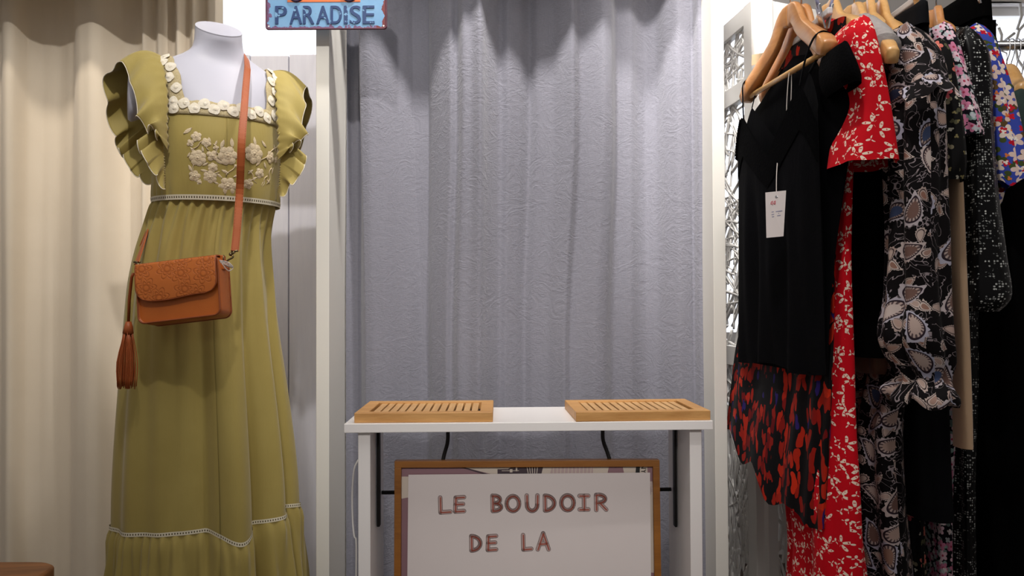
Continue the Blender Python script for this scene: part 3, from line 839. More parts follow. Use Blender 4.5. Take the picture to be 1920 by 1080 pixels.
# shoulder stubs
for s in (-1, 1):
    stub = []
    for (u, f, z, ry, rz) in ((.10, 0, 1.455, .05, .05), (.14, 0, 1.452, .056, .062), (.175, 0, 1.436, .056, .068), (.205, 0, 1.42, .052, .066), (.212, 0, 1.417, .044, .058), (.214, 0, 1.416, .001, .001)):
        stub.append([W(s*u, f+ry*math.cos(2*PI*k/20), z+rz*math.sin(2*PI*k/20)) for k in range(20)])
    o = [p for r in stub for p in r]
    mb.add(o, [(r*20+i, r*20+(i+1) % 20, (r+1)*20+(i+1) % 20, (r+1)*20+i) if s < 0 else (r*20+i, (r+1)*20+i, (r+1)*20+(i+1) % 20, r*20+(i+1) % 20) for r in range(len(stub)-1) for i in range(20)])
obj('torso', mb, M['mannequin'], mq, smooth=True)
top = vs[NZ*NP:]
cm = sum(top, Vector())/NP; nn = (top[0]-cm).cross(top[12]-cm).normalized()
if nn.z < 0: nn = -nn
cp = MB(); ringv = [cm+(p-cm)*1.004 for p in top]
cp.add(ringv+[p+nn*.003 for p in ringv], [tuple(range(NP, 2*NP))]+[(i, (i+1) % NP, NP+(i+1) % NP, NP+i) for i in range(NP)])
obj('neck_cap', cp, M['mannequin'], mq, bevel=.0008)
obj('stand_pole', MB().tube([(MX, MY, .82), (MX, MY, FZ+.02)], .014, 12), M['chrome'], mq, smooth=True)
mb = MB()
for k, (r, z) in enumerate(((.16, 0), (.16, .012), (.03, .02))): pass
vs = []
for (r, z) in ((.16, 0), (.16, .012), (.03, .022)): vs += [(MX+r*math.cos(2*PI*i/32), MY+r*math.sin(2*PI*i/32), FZ+z) for i in range(32)]
mb.add(vs, [(r*32+i, r*32+(i+1) % 32, (r+1)*32+(i+1) % 32, (r+1)*32+i) for r in range(2) for i in range(32)]+[tuple(range(31, -1, -1)), tuple(range(64, 96))])
obj('stand_base', mb, M['chrome'], mq)

dr = thing('maxi_dress', 'long olive green dress with flutter sleeves, lace neckline and beige flower embroidery', 'dress', (MX, MY, .05))
ZW = 1.158; ZN = 1.372
def bod(u, v):
    ph = 2*PI*u; zt = lerp(ZN, 1.43, sm(-.1, -.5, math.cos(ph)))
    z = lerp(ZW, zt, v)
    g = math.exp(-((z-ZW)/.045)**2)*.0022*math.sin(u*150+3*math.sin(u*31))*(math.cos(ph) > -.2)
    off = .007+.003*math.exp(-((z-ZW)/.05)**2)+g
    return body(ph, z, off)
obj('bodice', MB().grid(bod, 220, 30), M['olive'], dr, smooth=True, solid=.0012)
# skirt
ZL = .345; ZH = -.06
#       z     a     ox
SK = [(-.08, .226, -.016), (.05, .220, -.018), (.17, .214, -.020), (.283, .206, -.020), (.423, .202, -.022), (.647, .190, -.028), (.844, .178, -.034), (.95, .172, -.034), (1.03, .162, -.03), (1.09, .156, -.022), (1.13, .153, -.014), (1.158, .151, -.006), (1.18, .150, 0)]
BIG = [(-1.55, .35, .020), (-.98, .30, .010), (-.35, .26, -.006), (-.12, .07, -.014), (.20, .17, .042), (.47, .07, -.026), (.80, .24, .022), (1.12, .06, -.03), (1.45, .2, .026), (2.0, .3, .02), (2.6, .3, .02), (3.1, .25, -.01), (-2.1, .25, -.012), (-2.6, .3, .02)]
def skirt_pt(u, z, extra=0.0, tier=False):
    ph = 2*PI*u; a, ox = interp(SK, z)
    b = a*.74
    d = 0
    dn = 1.158-z
    amp = sm(.03, .75, dn)
    for (c0, w0_, h0) in BIG:
        q = (ph-c0+PI) % (2*PI)-PI
        d += h0*math.exp(-(q/w0_)**2)*amp
    d += .0046*math.sin(u*2*PI*34+2.2*math.sin(u*19))*math.exp(-dn/.20)*sm(-.004, .012, dn)
    d += .0085*math.sin(u*2*PI*15+1.6*math.sin(u*13)+1)*sm(.02, .15, dn)*math.exp(-dn/.75)
    d += .004*math.sin(u*2*PI*9+2*math.sin(u*7))*amp
    if tier:
        td = ZL-z
        d += .0045*math.sin(u*2*PI*52+2.6*math.sin(u*23))*sm(0, .02, td)*math.exp(-td/.14) + .013*math.sin(u*2*PI*21+2.0*math.sin(u*11))*sm(.01, .2, td) + .008*sm(0, .03, td)
    d += extra
    zz = z
    for (c0, w0_, h0) in BIG[4:5]:
        q = (ph-c0+PI) % (2*PI)-PI
        zz -= .035*math.exp(-(q/.2)**2)*sm(.55, .85, dn)
    q = (ph-.80+PI) % (2*PI)-PI
    zz += .012*math.exp(-((q-.3)/.25)**2)*sm(.55, .85, dn)
    return W((a+d)*math.sin(ph), (b+d)*math.cos(ph), zz, ox)
obj('skirt', MB().grid(lambda u, v: skirt_pt(u, lerp(ZW+.004, ZL, v)), 420, 60), M['olive'], dr, smooth=True)
obj('hem_ruffle', MB().grid(lambda u, v: skirt_pt(u, lerp(ZL+.002, ZH, v), 0, True), 480, 22), M['olive'], dr, smooth=True)
def uvband(fn, nu, wl):
    """band with v 0..1 across"""
    A = [fn(i/nu, 0) for i in range(nu+1)]; B = [fn(i/nu, 1) for i in range(nu+1)]
    L = [0]
    for i in range(nu): L.append(L[-1]+(A[i+1]-A[i]).length)
    uv = [(l, 0) for l in L]+[(l, 1) for l in L]
    n = nu+1
    return MB().add(A+B, [(i, i+1, n+i+1, n+i) for i in range(nu)], uv)
obj('hem_trim', uvband(lambda u, v: skirt_pt(u, ZL+.005-.010*v, .0035), 480, 1), M['ladder'], dr, smooth=True)
obj('waist_trim', uvband(lambda u, v: body(2*PI*u, ZW+.009-.0125*v, .0135), 200, 1), M['ladder'], dr, smooth=True)
# lace neckline
lace = MB()
UI, UO = .098, .136
def fband(u, v): return surf_front(lerp(-.1275, .1395, u), lerp(1.366, 1.402, v)-.004*math.cos((u-.5)*PI)+.0015*math.sin(u*60)*v, .0095)
lace.grid(fband, 60, 4)
def zmax(u):
    lo, hi = 1.40, 1.56
    for _ in range(24):
        m_ = (lo+hi)/2
        if sec(m_)[0]+.006 > u: lo = m_
        else: hi = m_
    return lo
def sband(s):
    def fn(u, v):
        kk = sm(0, .5, v)
        uu = (lerp(.110, .138, kk) if s < 0 else lerp(.122, .138, kk)) + lerp(-.0175, .0175, u) - .002*math.sin(v*40)*(1-u)
        zt = zmax(uu); k = v*2-1         # -1 front bottom .. 0 top .. 1 back
        if k < 0: z = lerp(1.368, zt, math.sin((1+k)*PI/2))
        else: z = lerp(zt, 1.42, 1-math.cos(k*PI/2))
        a, bf, bb = sec(z); q = math.sqrt(max(1-(uu/(a+.008))**2, 0))
        f = (bf+.009)*q if k < 0 else -(bb+.009)*q
        return W(s*uu, f, z+.002)
    return fn
for s in (-1, 1): lace.grid(sband(s), 4, 36)
obj('lace_neckline', lace, M['lace'], dr, smooth=True, solid=.002)
fl = MB()
for i in range(12):
    u = lerp(-.118, .128, i/11); z = 1.383+(.009 if i % 2 else -.004)
    nrm = surf_n(u, z, .0105)
    fl.disc(surf_front(u, z, .0128), nrm, .0145, 20, .13, .07, 3+(i % 3), rot=i*1.3)
    fl.disc(surf_front(u+.002, z, .0148), nrm, .006, 10, .35, .15, 3, rot=i)
for s in (-1, 1):
    g = sband(s)
    for i in range(9):
        v = lerp(.05, .62, i/8); u = .32 if i % 2 else .68
        p = g(u, v); nrm = (g(u+.05, v)-p).cross(g(u, v+.01)-p).normalized()
        if nrm.dot(p-W(0, 0, p.z-.03)) < 0: nrm = -nrm
        fl.disc(p+nrm*.0035, nrm, .0138, 20, .13, .07, 3+(i % 3), rot=i*1.7)
        fl.disc(p+nrm*.0055, nrm, .0055, 10, .35, .15, 3, rot=i)
obj('lace_flower', fl, M['lace_flower'], dr, smooth=True)
# chest embroidery, each bloom given by its place in the photo and carried onto the bodice
def onbod(px, py, off=.0085):
    u, z = 0.0, 1.27
    for _ in range(14):
        p = surf_front(u, z, off); x, y = proj(p)
        u += (px-x)*1.9/F*1.05; z -= (py-y)*1.9/F
        u = max(min(u, .145), -.145)
    return u, z
em = MB()
def bloom(px, py, r, n=5):
    u, z = onbod(px, py); nrm = surf_n(u, z, .0085); c0 = surf_front(u, z, .0085)
    a = Vector((0, 0, 1)); a = (a-nrm*a.dot(nrm)).normalized(); b = nrm.cross(a); r0 = random.random()*6
    for k in range(n):
        th = r0+2*PI*k/n
        em.disc(c0+(a*math.cos(th)+b*math.sin(th))*r*.56, nrm, r*.52, 10, .22, .05, 2, rot=th)
    for k in range(n):
        th = r0+.6+2*PI*k/n
        em.disc(c0+nrm*.0012+(a*math.cos(th)+b*math.sin(th))*r*.26, nrm, r*.32, 8, .3)
    em.disc(c0+nrm*.0025, nrm, r*.22, 8, .5)
def leaf(px, py, L, ang, wd=.36):
    u, z = onbod(px, py); nrm = surf_n(u, z, .0085); c0 = surf_front(u, z, .0085)
    a = Vector((0, 0, 1)); a = (a-nrm*a.dot(nrm)).normalized(); b = nrm.cross(a)
    t_ = math.radians(ang); dd = b*-math.cos(t_)*-1+a*math.sin(t_) ; e_ = nrm.cross(dd)
    vs = []; n = 7
    for k in range(n):
        q = k/(n-1)*2-1; w_ = L*wd*.5*(1-q*q)
        vs += [c0+dd*q*L*.5+e_*w_, c0+dd*q*L*.5+nrm*.0014, c0+dd*q*L*.5-e_*w_]
    em.add(vs, [(3*i+j, 3*i+j+1, 3*i+3+j+1, 3*i+3+j) for i in range(n-1) for j in range(2)])
for (x, y, r, n) in ((368, 256, .011, 5), (371, 296, .017, 7), (387, 267, .010, 5), (427, 292, .020, 6), (476, 288, .022, 7), (365, 330, .012, 5), (399, 314, .010, 6), (394, 332, .014, 6), (427, 349, .019, 6), (466, 345, .012, 5), (487, 325, .012, 5), (507, 295, .014, 5), (357, 268, .008, 4), (375, 342, .008, 5), (398, 292, .012, 4), (405, 277, .006, 4), (517, 300, .008, 4)): bloom(x, y, r*1.1, n)
for (x, y, L, an) in ((352, 245, .026, -35), (362, 282, .02, 50), (357, 316, .02, 65), (417, 270, .024, 110), (435, 268, .026, 85), (478, 265, .024, 80), (495, 270, .022, 45), (410, 302, .024, 35), (445, 312, .02, 20), (422, 322, .02, 25), (412, 330, .018, 40), (383, 320, .018, 10), (497, 310, .018, 60), (515, 278, .02, 60), (503, 340, .016, 30), (408, 344, .018, 20), (485, 305, .022, 130), (380, 280, .015, 80), (393, 262, .014, 70), (405, 268, .014, 110), (470, 322, .018, 140), (477, 335, .018, 150), (520, 285, .016, 80), (511, 320, .018, 100), (455, 262, .018, 100), (444, 330, .018, 160), (385, 308, .016, 150), (491, 345, .014, 120), (354, 290, .014, 120)): leaf(x, y, L, an)
for (x0, y0_, x1, y1) in ((360, 280, 385, 262), (383, 262, 392, 282), (400, 270, 412, 290), (355, 330, 368, 305), (380, 340, 412, 322), (440, 310, 425, 330), (466, 320, 482, 344), (490, 300, 520, 276), (500, 345, 510, 315), (488, 352, 502, 330)):
    pts = [surf_front(*onbod(lerp(x0, x1, k/6)+3*math.sin(k), lerp(y0_, y1, k/6)), .009) for k in range(7)]
    em.tube(pts, .0011, 5)
obj('embroidery', em, M['embroidery'], dr, smooth=True)
# flutter sleeves
seam = [(.130, .104, 1.27), (.132, .104, 1.33), (.130, .094, 1.40), (.134, .062, 1.475), (.134, 0, 1.527), (.134, -.05, 1.48), (.142, -.08, 1.40), (.146, -.08, 1.33), (.148, -.05, 1.27)]
edge = [(.152, .122, 1.30), (.172, .142, 1.308), (.198, .122, 1.335), (.206, .078, 1.415), (.228, .02, 1.492), (.262, -.05, 1.462), (.246, -.10, 1.36), (.215, -.10, 1.285), (.165, -.07, 1.245)]
seam2 = [(.132, .106, 1.345), (.140, .100, 1.29), (.138, .098, 1.235), (.136, .092, 1.19)]
edge2 = [(.196, .118, 1.275), (.190, .138, 1.245), (.160, .130, 1.205), (.140, .098, 1.175)]
seam3 = [(.146, -.06, 1.38), (.148, -.07, 1.32), (.148, -.04, 1.26), (.147, .0, 1.22)]
edge3 = [(.225, -.09, 1.30), (.212, -.085, 1.262), (.185, -.05, 1.225), (.158, .0, 1.205)]
for s in (-1, 1):
    mb = MB()
    def fs_(u, v, SE=seam, ED=edge, nw=8.5, amp=.019, bul=.022, ph=0.0):
        a = cpt(SE, u); b = cpt(ED, u); p = a.lerp(b, v)
        pk = math.exp(-((u-.5)/.22)**2)
        p += Vector((.35, 0, 1))*bul*math.sin(PI*v**.8)*pk + Vector((.5, (1 if u < .5 else -1), .3))*bul*.7*math.sin(PI*v)*(1-pk)
        gth = .0022*math.sin(u*150)*math.exp(-v*6)
        wv = math.sin(u*nw*2*PI+1.2*math.sin(u*9)+ph)*amp*v**1.3*(1-.55*pk)
        p += Vector((.35, 1.0*(1 if u < .5 else -1)*.7, .45))*wv + Vector((gth, gth, 0))
        p.z += .010*math.cos(u*nw*2*PI+1.2*math.sin(u*9)+ph)*v*v*(1-.6*pk)
        return W(s*p.x, p.y, p.z)
    mb.grid(fs_, 200, 18)
    mb.grid(lambda u, v: fs_(u, v, seam2, edge2, 2.6, .013, .004, 1.0), 80, 14)
    mb.grid(lambda u, v: fs_(u, v, seam3, edge3, 2.4, .013, .004, 2.0), 80, 14)
    sl = obj('flutter_sleeve', mb, M['olive'], dr, smooth=True, solid=.001)
    hm = MB()
    for (SE, ED, nw, am, bu, p_, nn_) in ((seam, edge, 8.5, .019, .022, 0, 200), (seam2, edge2, 2.6, .013, .004, 1.0, 80), (seam3, edge3, 2.4, .013, .004, 2.0, 80)):
        hm.tube([fs_(i/nn_, 1.0, SE, ED, nw, am, bu, p_) for i in range(nn_+1)], .0011, 5)
    obj('rolled_hem', hm, M['lace_flower'], sl, smooth=True)

# ------------------------------------------------------------------ crossbody bag
BD = 1.775
bc0 = P(334, 543, BD); roll = math.radians(-6.2)
bag = thing('crossbody_bag', 'tan leather crossbody bag with tooled flap and tassel hanging on the olive dress', 'bag', bc0)
BM = Matrix.Translation(bc0) @ Matrix.Rotation(roll, 4, 'Y') @ Matrix.Rotation(math.radians(-7), 4, 'X') @ Matrix.Rotation(math.radians(-2), 4, 'Z')
bk2 = BD/F
hw, hh, hd = 78*bk2, 56*bk2, .062
def rr(hw, hh, r, n=6, top=None):
    pts = []
    for (sx, sz, a0, rr_) in ((1, 1, 0, top if top is not None else r), (-1, 1, 90, top if top is not None else r), (-1, -1, 180, r), (1, -1, 270, r)):
        for k in range(n+1):
            a = math.radians(a0+90*k/n); pts.append((sx*(hw-rr_)+rr_*math.cos(a), sz*(hh-rr_)+rr_*math.sin(a)))
    return pts
ring = rr(hw, hh, .016, 6, .012); n = len(ring); mb = MB(); vs = []
for (y, k) in ((0.004, .975), (0, .985), (.0, 1.0), (.006, 1.012), (.03, 1.02), (hd-.006, 1.01), (hd, .985)):
    vs += [BM @ Vector((x*k, y, z*k)) for x, z in ring]
mb.add(vs, [(r*n+i, r*n+(i+1) % n, (r+1)*n+(i+1) % n, (r+1)*n+i) for r in range(6) for i in range(n)]+[tuple(range(n-1, -1, -1)), tuple(range(6*n, 7*n))])
bodyo = obj('body', mb, M['leather'], bag, smooth=False, bevel=0)
for p in bodyo.data.polygons: p.use_smooth = len(p.vertices) == 4
pp = MB(); pts = [BM @ Vector((x*1.0, -.001, z*1.0)) for x, z in ring]; pp.tube(pts+[pts[0]], .0022, 6, cap=False)
obj('piping', pp, M['leather_dark'], bodyo, smooth=True)
pp = MB(); pts = [BM @ Vector((x*1.0, hd, z*1.0)) for x, z in ring]; pp.tube(pts+[pts[0]], .0022, 6, cap=False)
obj('piping', pp, M['leather_dark'], bodyo, smooth=True)
# flap: over the top and down the front with rounded corners
def flapf(u, v):
    zt = hh+.0035; L = .045+2*hh*.66; s_ = v*L
    if s_ < .045: y = .045-s_; z = zt; 
    else: y = -.006-.004*math.sin((s_-.045)/(L-.045)*PI); z = zt-(s_-.045)
    k = sm(.03, .055, s_); z = z-.004*(1-abs(1-2*k)); y = y if s_ > .05 else max(y, -.004)
    x = lerp(-hw*.985, hw*.985, u)
    e = s_-(L-.03)
    if e > 0: x *= 1-(1-math.sqrt(max(1-(e/.03)**2, 0)))*.03/hw
    z += -.003*math.sin(u*PI*1.5+.4)*sm(.08, L, s_)
    return BM @ Vector((x, y, z))
nmb = MB().grid(flapf, 50, 40)
flo = obj('flap', nmb, None or M['tooled'], bag, smooth=True, solid=.0026)
eg = [flapf(0, v/30) for v in range(8, 31)]+[flapf(u/40, 1) for u in range(1, 40)]+[flapf(1, v/30) for v in range(30, 7, -1)]
obj('flap_edge', MB().tube(eg, .0018, 6), M['leather_dark'], flo, smooth=True)
st_ = MB()
ins = [(-hw*.93, z) for z in [hh-.01-.006*k for k in range(12)]]
for k in range(0, 44):
    pass
obj('side_tab', MB().box((hw*1.0-.002, .018, hh-.03), (hw+.006, .036, hh+.004), BM), M['leather'], bag, bevel=.002)
obj('side_tab', MB().box((-hw-.006, .018, hh-.03), (-hw+.002, .036, hh+.004), BM), M['leather'], bag, bevel=.002)
def ringm(c, nrm, r, rt):
    nrm = Vector(nrm).normalized(); a = nrm.orthogonal().normalized(); b = nrm.cross(a)
    return [Vector(c)+a*r*math.cos(2*PI*k/16)+b*r*math.sin(2*PI*k/16) for k in range(17)]
def clasp(top, bot):
    m_ = MB(); top = Vector(top); bot = Vector(bot); d = bot-top
    m_.tube([top+Vector((-.008, 0, .002)), top+Vector((.008, 0, .002))], .0025, 8)
    m_.tube([top, top+d*.35], .0035, 8); m_.sphere(top+d*.35, .0048, 10, 6)
    h = [top+d*.4+Vector((.007*math.sin(k/10*PI*1.6), 0, -d.length*.5*k/10)) for k in range(11)]
    m_.tube(h, .0022, 8)
    m_.tube(ringm(bot, (1, .3, 0), .008, .0018), .0018, 6, cap=False)
    return m_
rt = BM @ Vector((hw+.004, .026, hh-.004)); lt = BM @ Vector((-hw-.004, .026, hh-.004))
ct = P(440, 472, 1.80); cl_ = P(257, 493, 1.84)
obj('clasp', clasp(ct, rt), M['brass'], bag, smooth=True)
obj('clasp', clasp(cl_, lt), M['brass'], bag, smooth=True)
# strap
def stroff(px, py, d): return P(px, py, d)
fr_pts = [P(440, 471, 1.80), P(444, 430, 1.815), P(449, 360, 1.835), P(451, 310, 1.815), P(453, 262, 1.81), P(457, 210, 1.845), P(460, 170, 1.90), P(463.5, 128, 1.955)]
top_ = W(.075, .0, 1.553); 
bk_pts = [W(.066, .018, 1.556), W(.06, -.045, 1.545), W(.02, -.12, 1.44), W(-.07, -.13, 1.25), W(-.155, -.09, 1.10), W(-.185, -.02, 1.035)]
lf_pts = [P(277, 430, 1.93), P(268, 462, 1.88), P(257, 494, 1.84)]
path = curve(fr_pts, 40)[:-1]+curve([fr_pts[-1]]+bk_pts+lf_pts, 60)
def strap(path, wd, thk):
    m_ = MB(); n_ = len(path); A = []; Bv = []
    prev = None; rows = []
    for i, p in enumerate(path):
        tt = (path[min(i+1, n_-1)]-path[max(i-1, 0)]).normalized()
        ctr = Vector((MX, MY, p.z-.02)); out_ = p-ctr
        if i > 32: out_ += Vector((0, 0, .03))
        out_ = (out_-tt*out_.dot(tt)).normalized(); side = tt.cross(out_).normalized()
        rows.append((p, side, out_))
    vs = []
    for (p, sd, ot) in rows: vs += [p-sd*wd, p+sd*wd, p+sd*wd+ot*thk, p-sd*wd+ot*thk]
    fs = [(4*i+j, 4*i+(j+1) % 4, 4*i+4+(j+1) % 4, 4*i+4+j) for i in range(n_-1) for j in range(4)]+[(0, 3, 2, 1), (4*n_-4, 4*n_-3, 4*n_-2, 4*n_-1)]
    m_.add(vs, fs)
    return m_, rows
sm_, rows = strap(path, .0088, .0026)
so = obj('strap', sm_, M['leather_strap'], bag, bevel=.0006)
stm = MB()
for sgn in (-1, 1):
    for i in range(0, 41):
        for h_ in (0, .5):
            if i+1 < len(rows):
                p = rows[i][0].lerp(rows[i+1][0], h_)+rows[i][1]*sgn*.0068+rows[i][2]*.0028
                q = rows[i][0].lerp(rows[i+1][0], h_+.25)+rows[i][1]*sgn*.0068+rows[i][2]*.0028
                stm.tube([p, q], .0005, 4)
obj('stitching', stm, M['leather_dark'], so)
# tassel
tt0 = P(247, 520, 1.80); tt1 = P(241, 606, 1.80)
tz_ = MB(); tz_.tube([tt0+Vector((.004, 0, .01)), tt0, tt0.lerp(tt1, .5)+Vector((-.002, 0, 0)), tt1], .0055, 6, flat=.5)
tas = obj('tassel', tz_, M['leather_dark'], bag, smooth=True)
hd_ = MB(); hd_.tube([tt1+Vector((0, 0, .004)), tt1+Vector((0, 0, -.008)), tt1+Vector((-.001, 0, -.024))], [.006, .0095, .012], 12)
obj('tassel_cap', hd_, M['leather_strap'], tas, smooth=True)
fr2 = MB(); bz = P(238, 727, 1.80)
for k in range(46):
    a = random.random()*2*PI; r = math.sqrt(random.random())
    x0, y0_ = .010*r*math.cos(a), .010*r*math.sin(a); x1, y1 = .024*r*math.cos(a), .018*r*math.sin(a)
    p0 = tt1+Vector((x0, y0_, -.02)); p2 = Vector((bz.x+x1, bz.y+y1, bz.z+random.uniform(-.004, .006))); p1 = p0.lerp(p2, .55)+Vector((x1*.35+random.uniform(-.002, .002), y1*.3, 0))
    fr2.tube(curve([p0, p1, p2], 6), .0018, 5, flat=.5)
obj('tassel_fringe', fr2, M['leather_strap'], tas, smooth=True)
# price-tag string around the right tab
stg = MB()
for k in range(3):
    a = P(411+k, 488+2*k, 1.765); b = P(428, 492+k*3, 1.772); c = P(437, 500+k, 1.785)
    stg.tube(curve([a, b+Vector((0, -.004, 0)), c, b+Vector((0, 0, -.006*k)), a+Vector((.004, 0, -.003))], 20), .0011, 5)
tag(obj('tag_string', stg, M['white_cord'], smooth=True), 'white string looped round the right ring of the tan bag', 'string')

# ------------------------------------------------------------------ folding lattice screen
ZT = P(1412, 0, 2.2).z
H0 = P(1427, 540, 2.2); dirL = Vector((P(1358, 48, 2.407).x-P(1412, 0, 2.2).x, .207, 0)).normalized()
fsn = thing('folding_screen', 'white folding screen with cut-out branch lattice beside the right cubicle post', 'screen', (H0.x, 2.25, 0))
def pan(origin, dr_, t0, t1, z0, z1, thk=.018):
    nrm = Vector((dr_.y, -dr_.x, 0)); m_ = MB()
    a = origin+dr_*t0; b = origin+dr_*t1
    vs = []
    for z in (z0, z1):
        for (p, s) in ((a, -1), (b, -1), (b, 1), (a, 1)): vs.append(Vector((p.x, p.y, z))+nrm*s*thk/2)
    return m_.add(vs, [(0, 3, 2, 1), (4, 5, 6, 7), (0, 1, 5, 4), (1, 2, 6, 5), (2, 3, 7, 6), (3, 0, 4, 7)])
PWID = .46; O_ = Vector((H0.x-.006, 2.2, 0))
obj('stile', pan(O_, dirL, 0, .055, FZ+.01, ZT, .03), M['white_paint'], fsn, bevel=.002)
obj('stile', pan(O_, dirL, PWID-.05, PWID, FZ+.01, ZT, .03), M['white_paint'], fsn, bevel=.002)
RZ = [(FZ+.02, FZ+.08), (.525, .575), (.70, .76), (1.50, 1.555), (ZT-.055, ZT)]
for (z0, z1) in RZ: obj('rail', pan(O_, dirL, .054, PWID-.049, z0, z1, .026), M['white_paint'], fsn, bevel=.002)
def lattice(origin, dr_, t0, t1, z0, z1, n, seed, long_=False):
    rd = random.Random(seed); m_ = MB()
    def q(t, z): p = origin+dr_*t; return Vector((p.x, p.y, z))
    for k in range(n):
        ta_ = rd.uniform(t0, t1); za = rd.uniform(z0, z1); an = rd.uniform(0, 2*PI) if not long_ else rd.choice((1, -1))*rd.uniform(1.1, 2.0)
        L = rd.uniform(.12, .3); cv = rd.uniform(-4, 4); pts = []
        t_, z_ = ta_, za
        for i in range(13):
            pts.append(q(min(max(t_, t0), t1), min(max(z_, z0), z1)))
            t_ += math.cos(an)*L/12; z_ += math.sin(an)*L/12; an += cv*L/12
        m_.tube(pts, rd.uniform(.003, .0055), 5)
    return m_
def leafpanel(origin, dr_, t0, t1, z0, z1):
    m_ = MB()
    def q(t, z): p = origin+dr_*t; return Vector((p.x, p.y, z))
    n = 4
    for i in range(n):
        c = lerp(t0, t1, (i+.5)/n); zc = (z0+z1)/2; hw_ = (t1-t0)/n/2
        for k in range(8):
            a = 2*PI*k/8+.2
            m_.tube([q(c, zc), q(c+hw_*.98*math.cos(a), zc+(z1-z0)/2*math.sin(a)*.98)], [.003, .006], 5)
        m_.tube([q(c+hw_*math.cos(2*PI*k/20), zc+(z1-z0)/2*math.sin(2*PI*k/20)) for k in range(21)], .005, 5, cap=False)
    return m_
obj('lattice', lattice(O_, dirL, .05, PWID-.045, 1.55, ZT-.05, 60, 3), M['white_paint'], fsn, smooth=True)
obj('lattice', lattice(O_, dirL, .05, PWID-.045, .755, 1.505, 170, 4), M['white_paint'], fsn, smooth=True)
obj('lattice', leafpanel(O_, dirL, .05, PWID-.045, .57, .705), M['white_paint'], fsn, smooth=True)
obj('lattice', lattice(O_, dirL, .05, PWID-.045, FZ+.07, .53, 200, 5, True), M['white_paint'], fsn, smooth=True)
# right leaf of the screen
dirR = Vector((.8, .35, 0)).normalized(); O2 = Vector((H0.x+.004, 2.2, 0))
obj('stile', pan(O2, dirR, 0, .036, FZ+.01, ZT, .03), M['white_paint'], fsn, bevel=.002)
obj('stile', pan(O2, dirR, PWID-.05, PWID, FZ+.01, ZT, .03), M['white_paint'], fsn, bevel=.002)
obj('upper_board', pan(O2, dirR, .035, PWID-.049, .55, ZT, .02), M['white_paint'], fsn, bevel=.002)
obj('lattice', lattice(O2, dirR, .03, PWID-.045, FZ+.07, .56, 110, 9, True), M['white_paint'], fsn, smooth=True)
obj('rail', pan(O2, dirR, .035, PWID-.049, FZ+.02, FZ+.08, .026), M['white_paint'], fsn, bevel=.002)

# ------------------------------------------------------------------ clothes rack
RY = 1.80; RZt = P(1500, -95, RY).z
rk = thing('clothes_rail', 'chrome clothes rail carrying the row of dresses and tops on the right', 'clothes rack', (1.0, RY, 0))
obj('rail', MB().tube([(.50, RY, RZt), (1.62, RY, RZt)], .0125, 14), M['chrome'], rk, smooth=True)
for x in (1.60,):
    obj('post', MB().tube([(x, RY, RZt), (x, RY, FZ)], .014, 12), M['chrome'], rk, smooth=True)
obj('bracket', MB().tube([(.60, RY, RZt), (.60, RY+.2, RZt+.25), (.60, WD, RZt+.25)], .01, 10), M['chrome'], rk, smooth=True)

def hanger(A, B, top, label, mat, bar=True, wide=.017, group='wooden hangers on the rail', hook_dx=0.0):
    """A near tip, B far tip, top = crown point (wood)"""
    A, B, top = Vector(A), Vector(B), Vector(top)
    h = thing('wooden_hanger', label, 'hanger', (top.x, top.y, top.z), group)
    m_ = MB()
    for E_ in (A, B):
        q = [top+Vector((0, 0, -.004)), top.lerp(E_, .14)+Vector((0, 0, .012)), top.lerp(E_, .32)+Vector((0, 0, -.006)), top.lerp(E_, .55)+Vector((0, 0, -.004)), top.lerp(E_, .8)+Vector((0, 0, .0)), E_]
        pts = curve(q, 22)
        rows_ = []
        dirx = Vector((E_.x-top.x, E_.y-top.y, 0)).normalized(); side = Vector((dirx.y, -dirx.x, 0))
        vs = []
        for i, p in enumerate(pts):
            k = i/22
            hgt = lerp(.027, .0205, sm(0, .5, k))*(1 if k < .93 else lerp(1, .7, (k-.93)/.07))
            wd = lerp(.0085, wide, sm(.35, 1, k))*(1 if k < .95 else .85)
            tn = (pts[min(i+1, 22)]-pts[max(i-1, 0)]).normalized(); up = side.cross(tn)
            if up.z < 0: up = -up
            for j in range(12):
                a_ = 2*PI*j/12; ca, sa = math.cos(a_), math.sin(a_); e_ = .38
                vs.append(p+side*wd*math.copysign(abs(ca)**e_, ca)+up*hgt*math.copysign(abs(sa)**e_, sa))
        fs = [(i*12+j, i*12+(j+1) % 12, (i+1)*12+(j+1) % 12, (i+1)*12+j) for i in range(22) for j in range(12)]
        fs += [tuple(range(11, -1, -1)), tuple(range(22*12, 23*12))]
        m_.add(vs, fs)
    obj('shoulder', m_, mat, h, smooth=True)
    if bar:
        a = top.lerp(A, .88)+Vector((0, 0, -.016)); b = top.lerp(B, .88)+Vector((0, 0, -.016))
        obj('trouser_bar', MB().tube([a, b], .0065, 10), M['hanger_wood'], h, smooth=True)
    zr = RZt+.0125; x0 = top.x+hook_dx
    hk = [top+Vector((0, 0, .015)), top+Vector((hook_dx*.5, 0, (zr-top.z)*.45)), Vector((x0, top.y+.03, zr-.045))]
    hk += [Vector((x0, RY+.026*math.cos(k/8*PI*1.1), zr-.012+.026*math.sin(k/8*PI*1.1)*.9)) for k in range(9)]
    hk2 = [top+Vector((0, 0, .015)), Vector((x0, RY+.002, zr-.055)), Vector((x0, RY+.02, zr-.035))]+[Vector((x0, RY+.022*math.cos(k/8*PI*1.15-.3), zr-.010+.014*math.sin(k/8*PI*1.15-.3))) for k in range(9)]
    obj('hook', MB().tube(hk2, .0018, 6), M['chrome'], h, smooth=True)
    return h
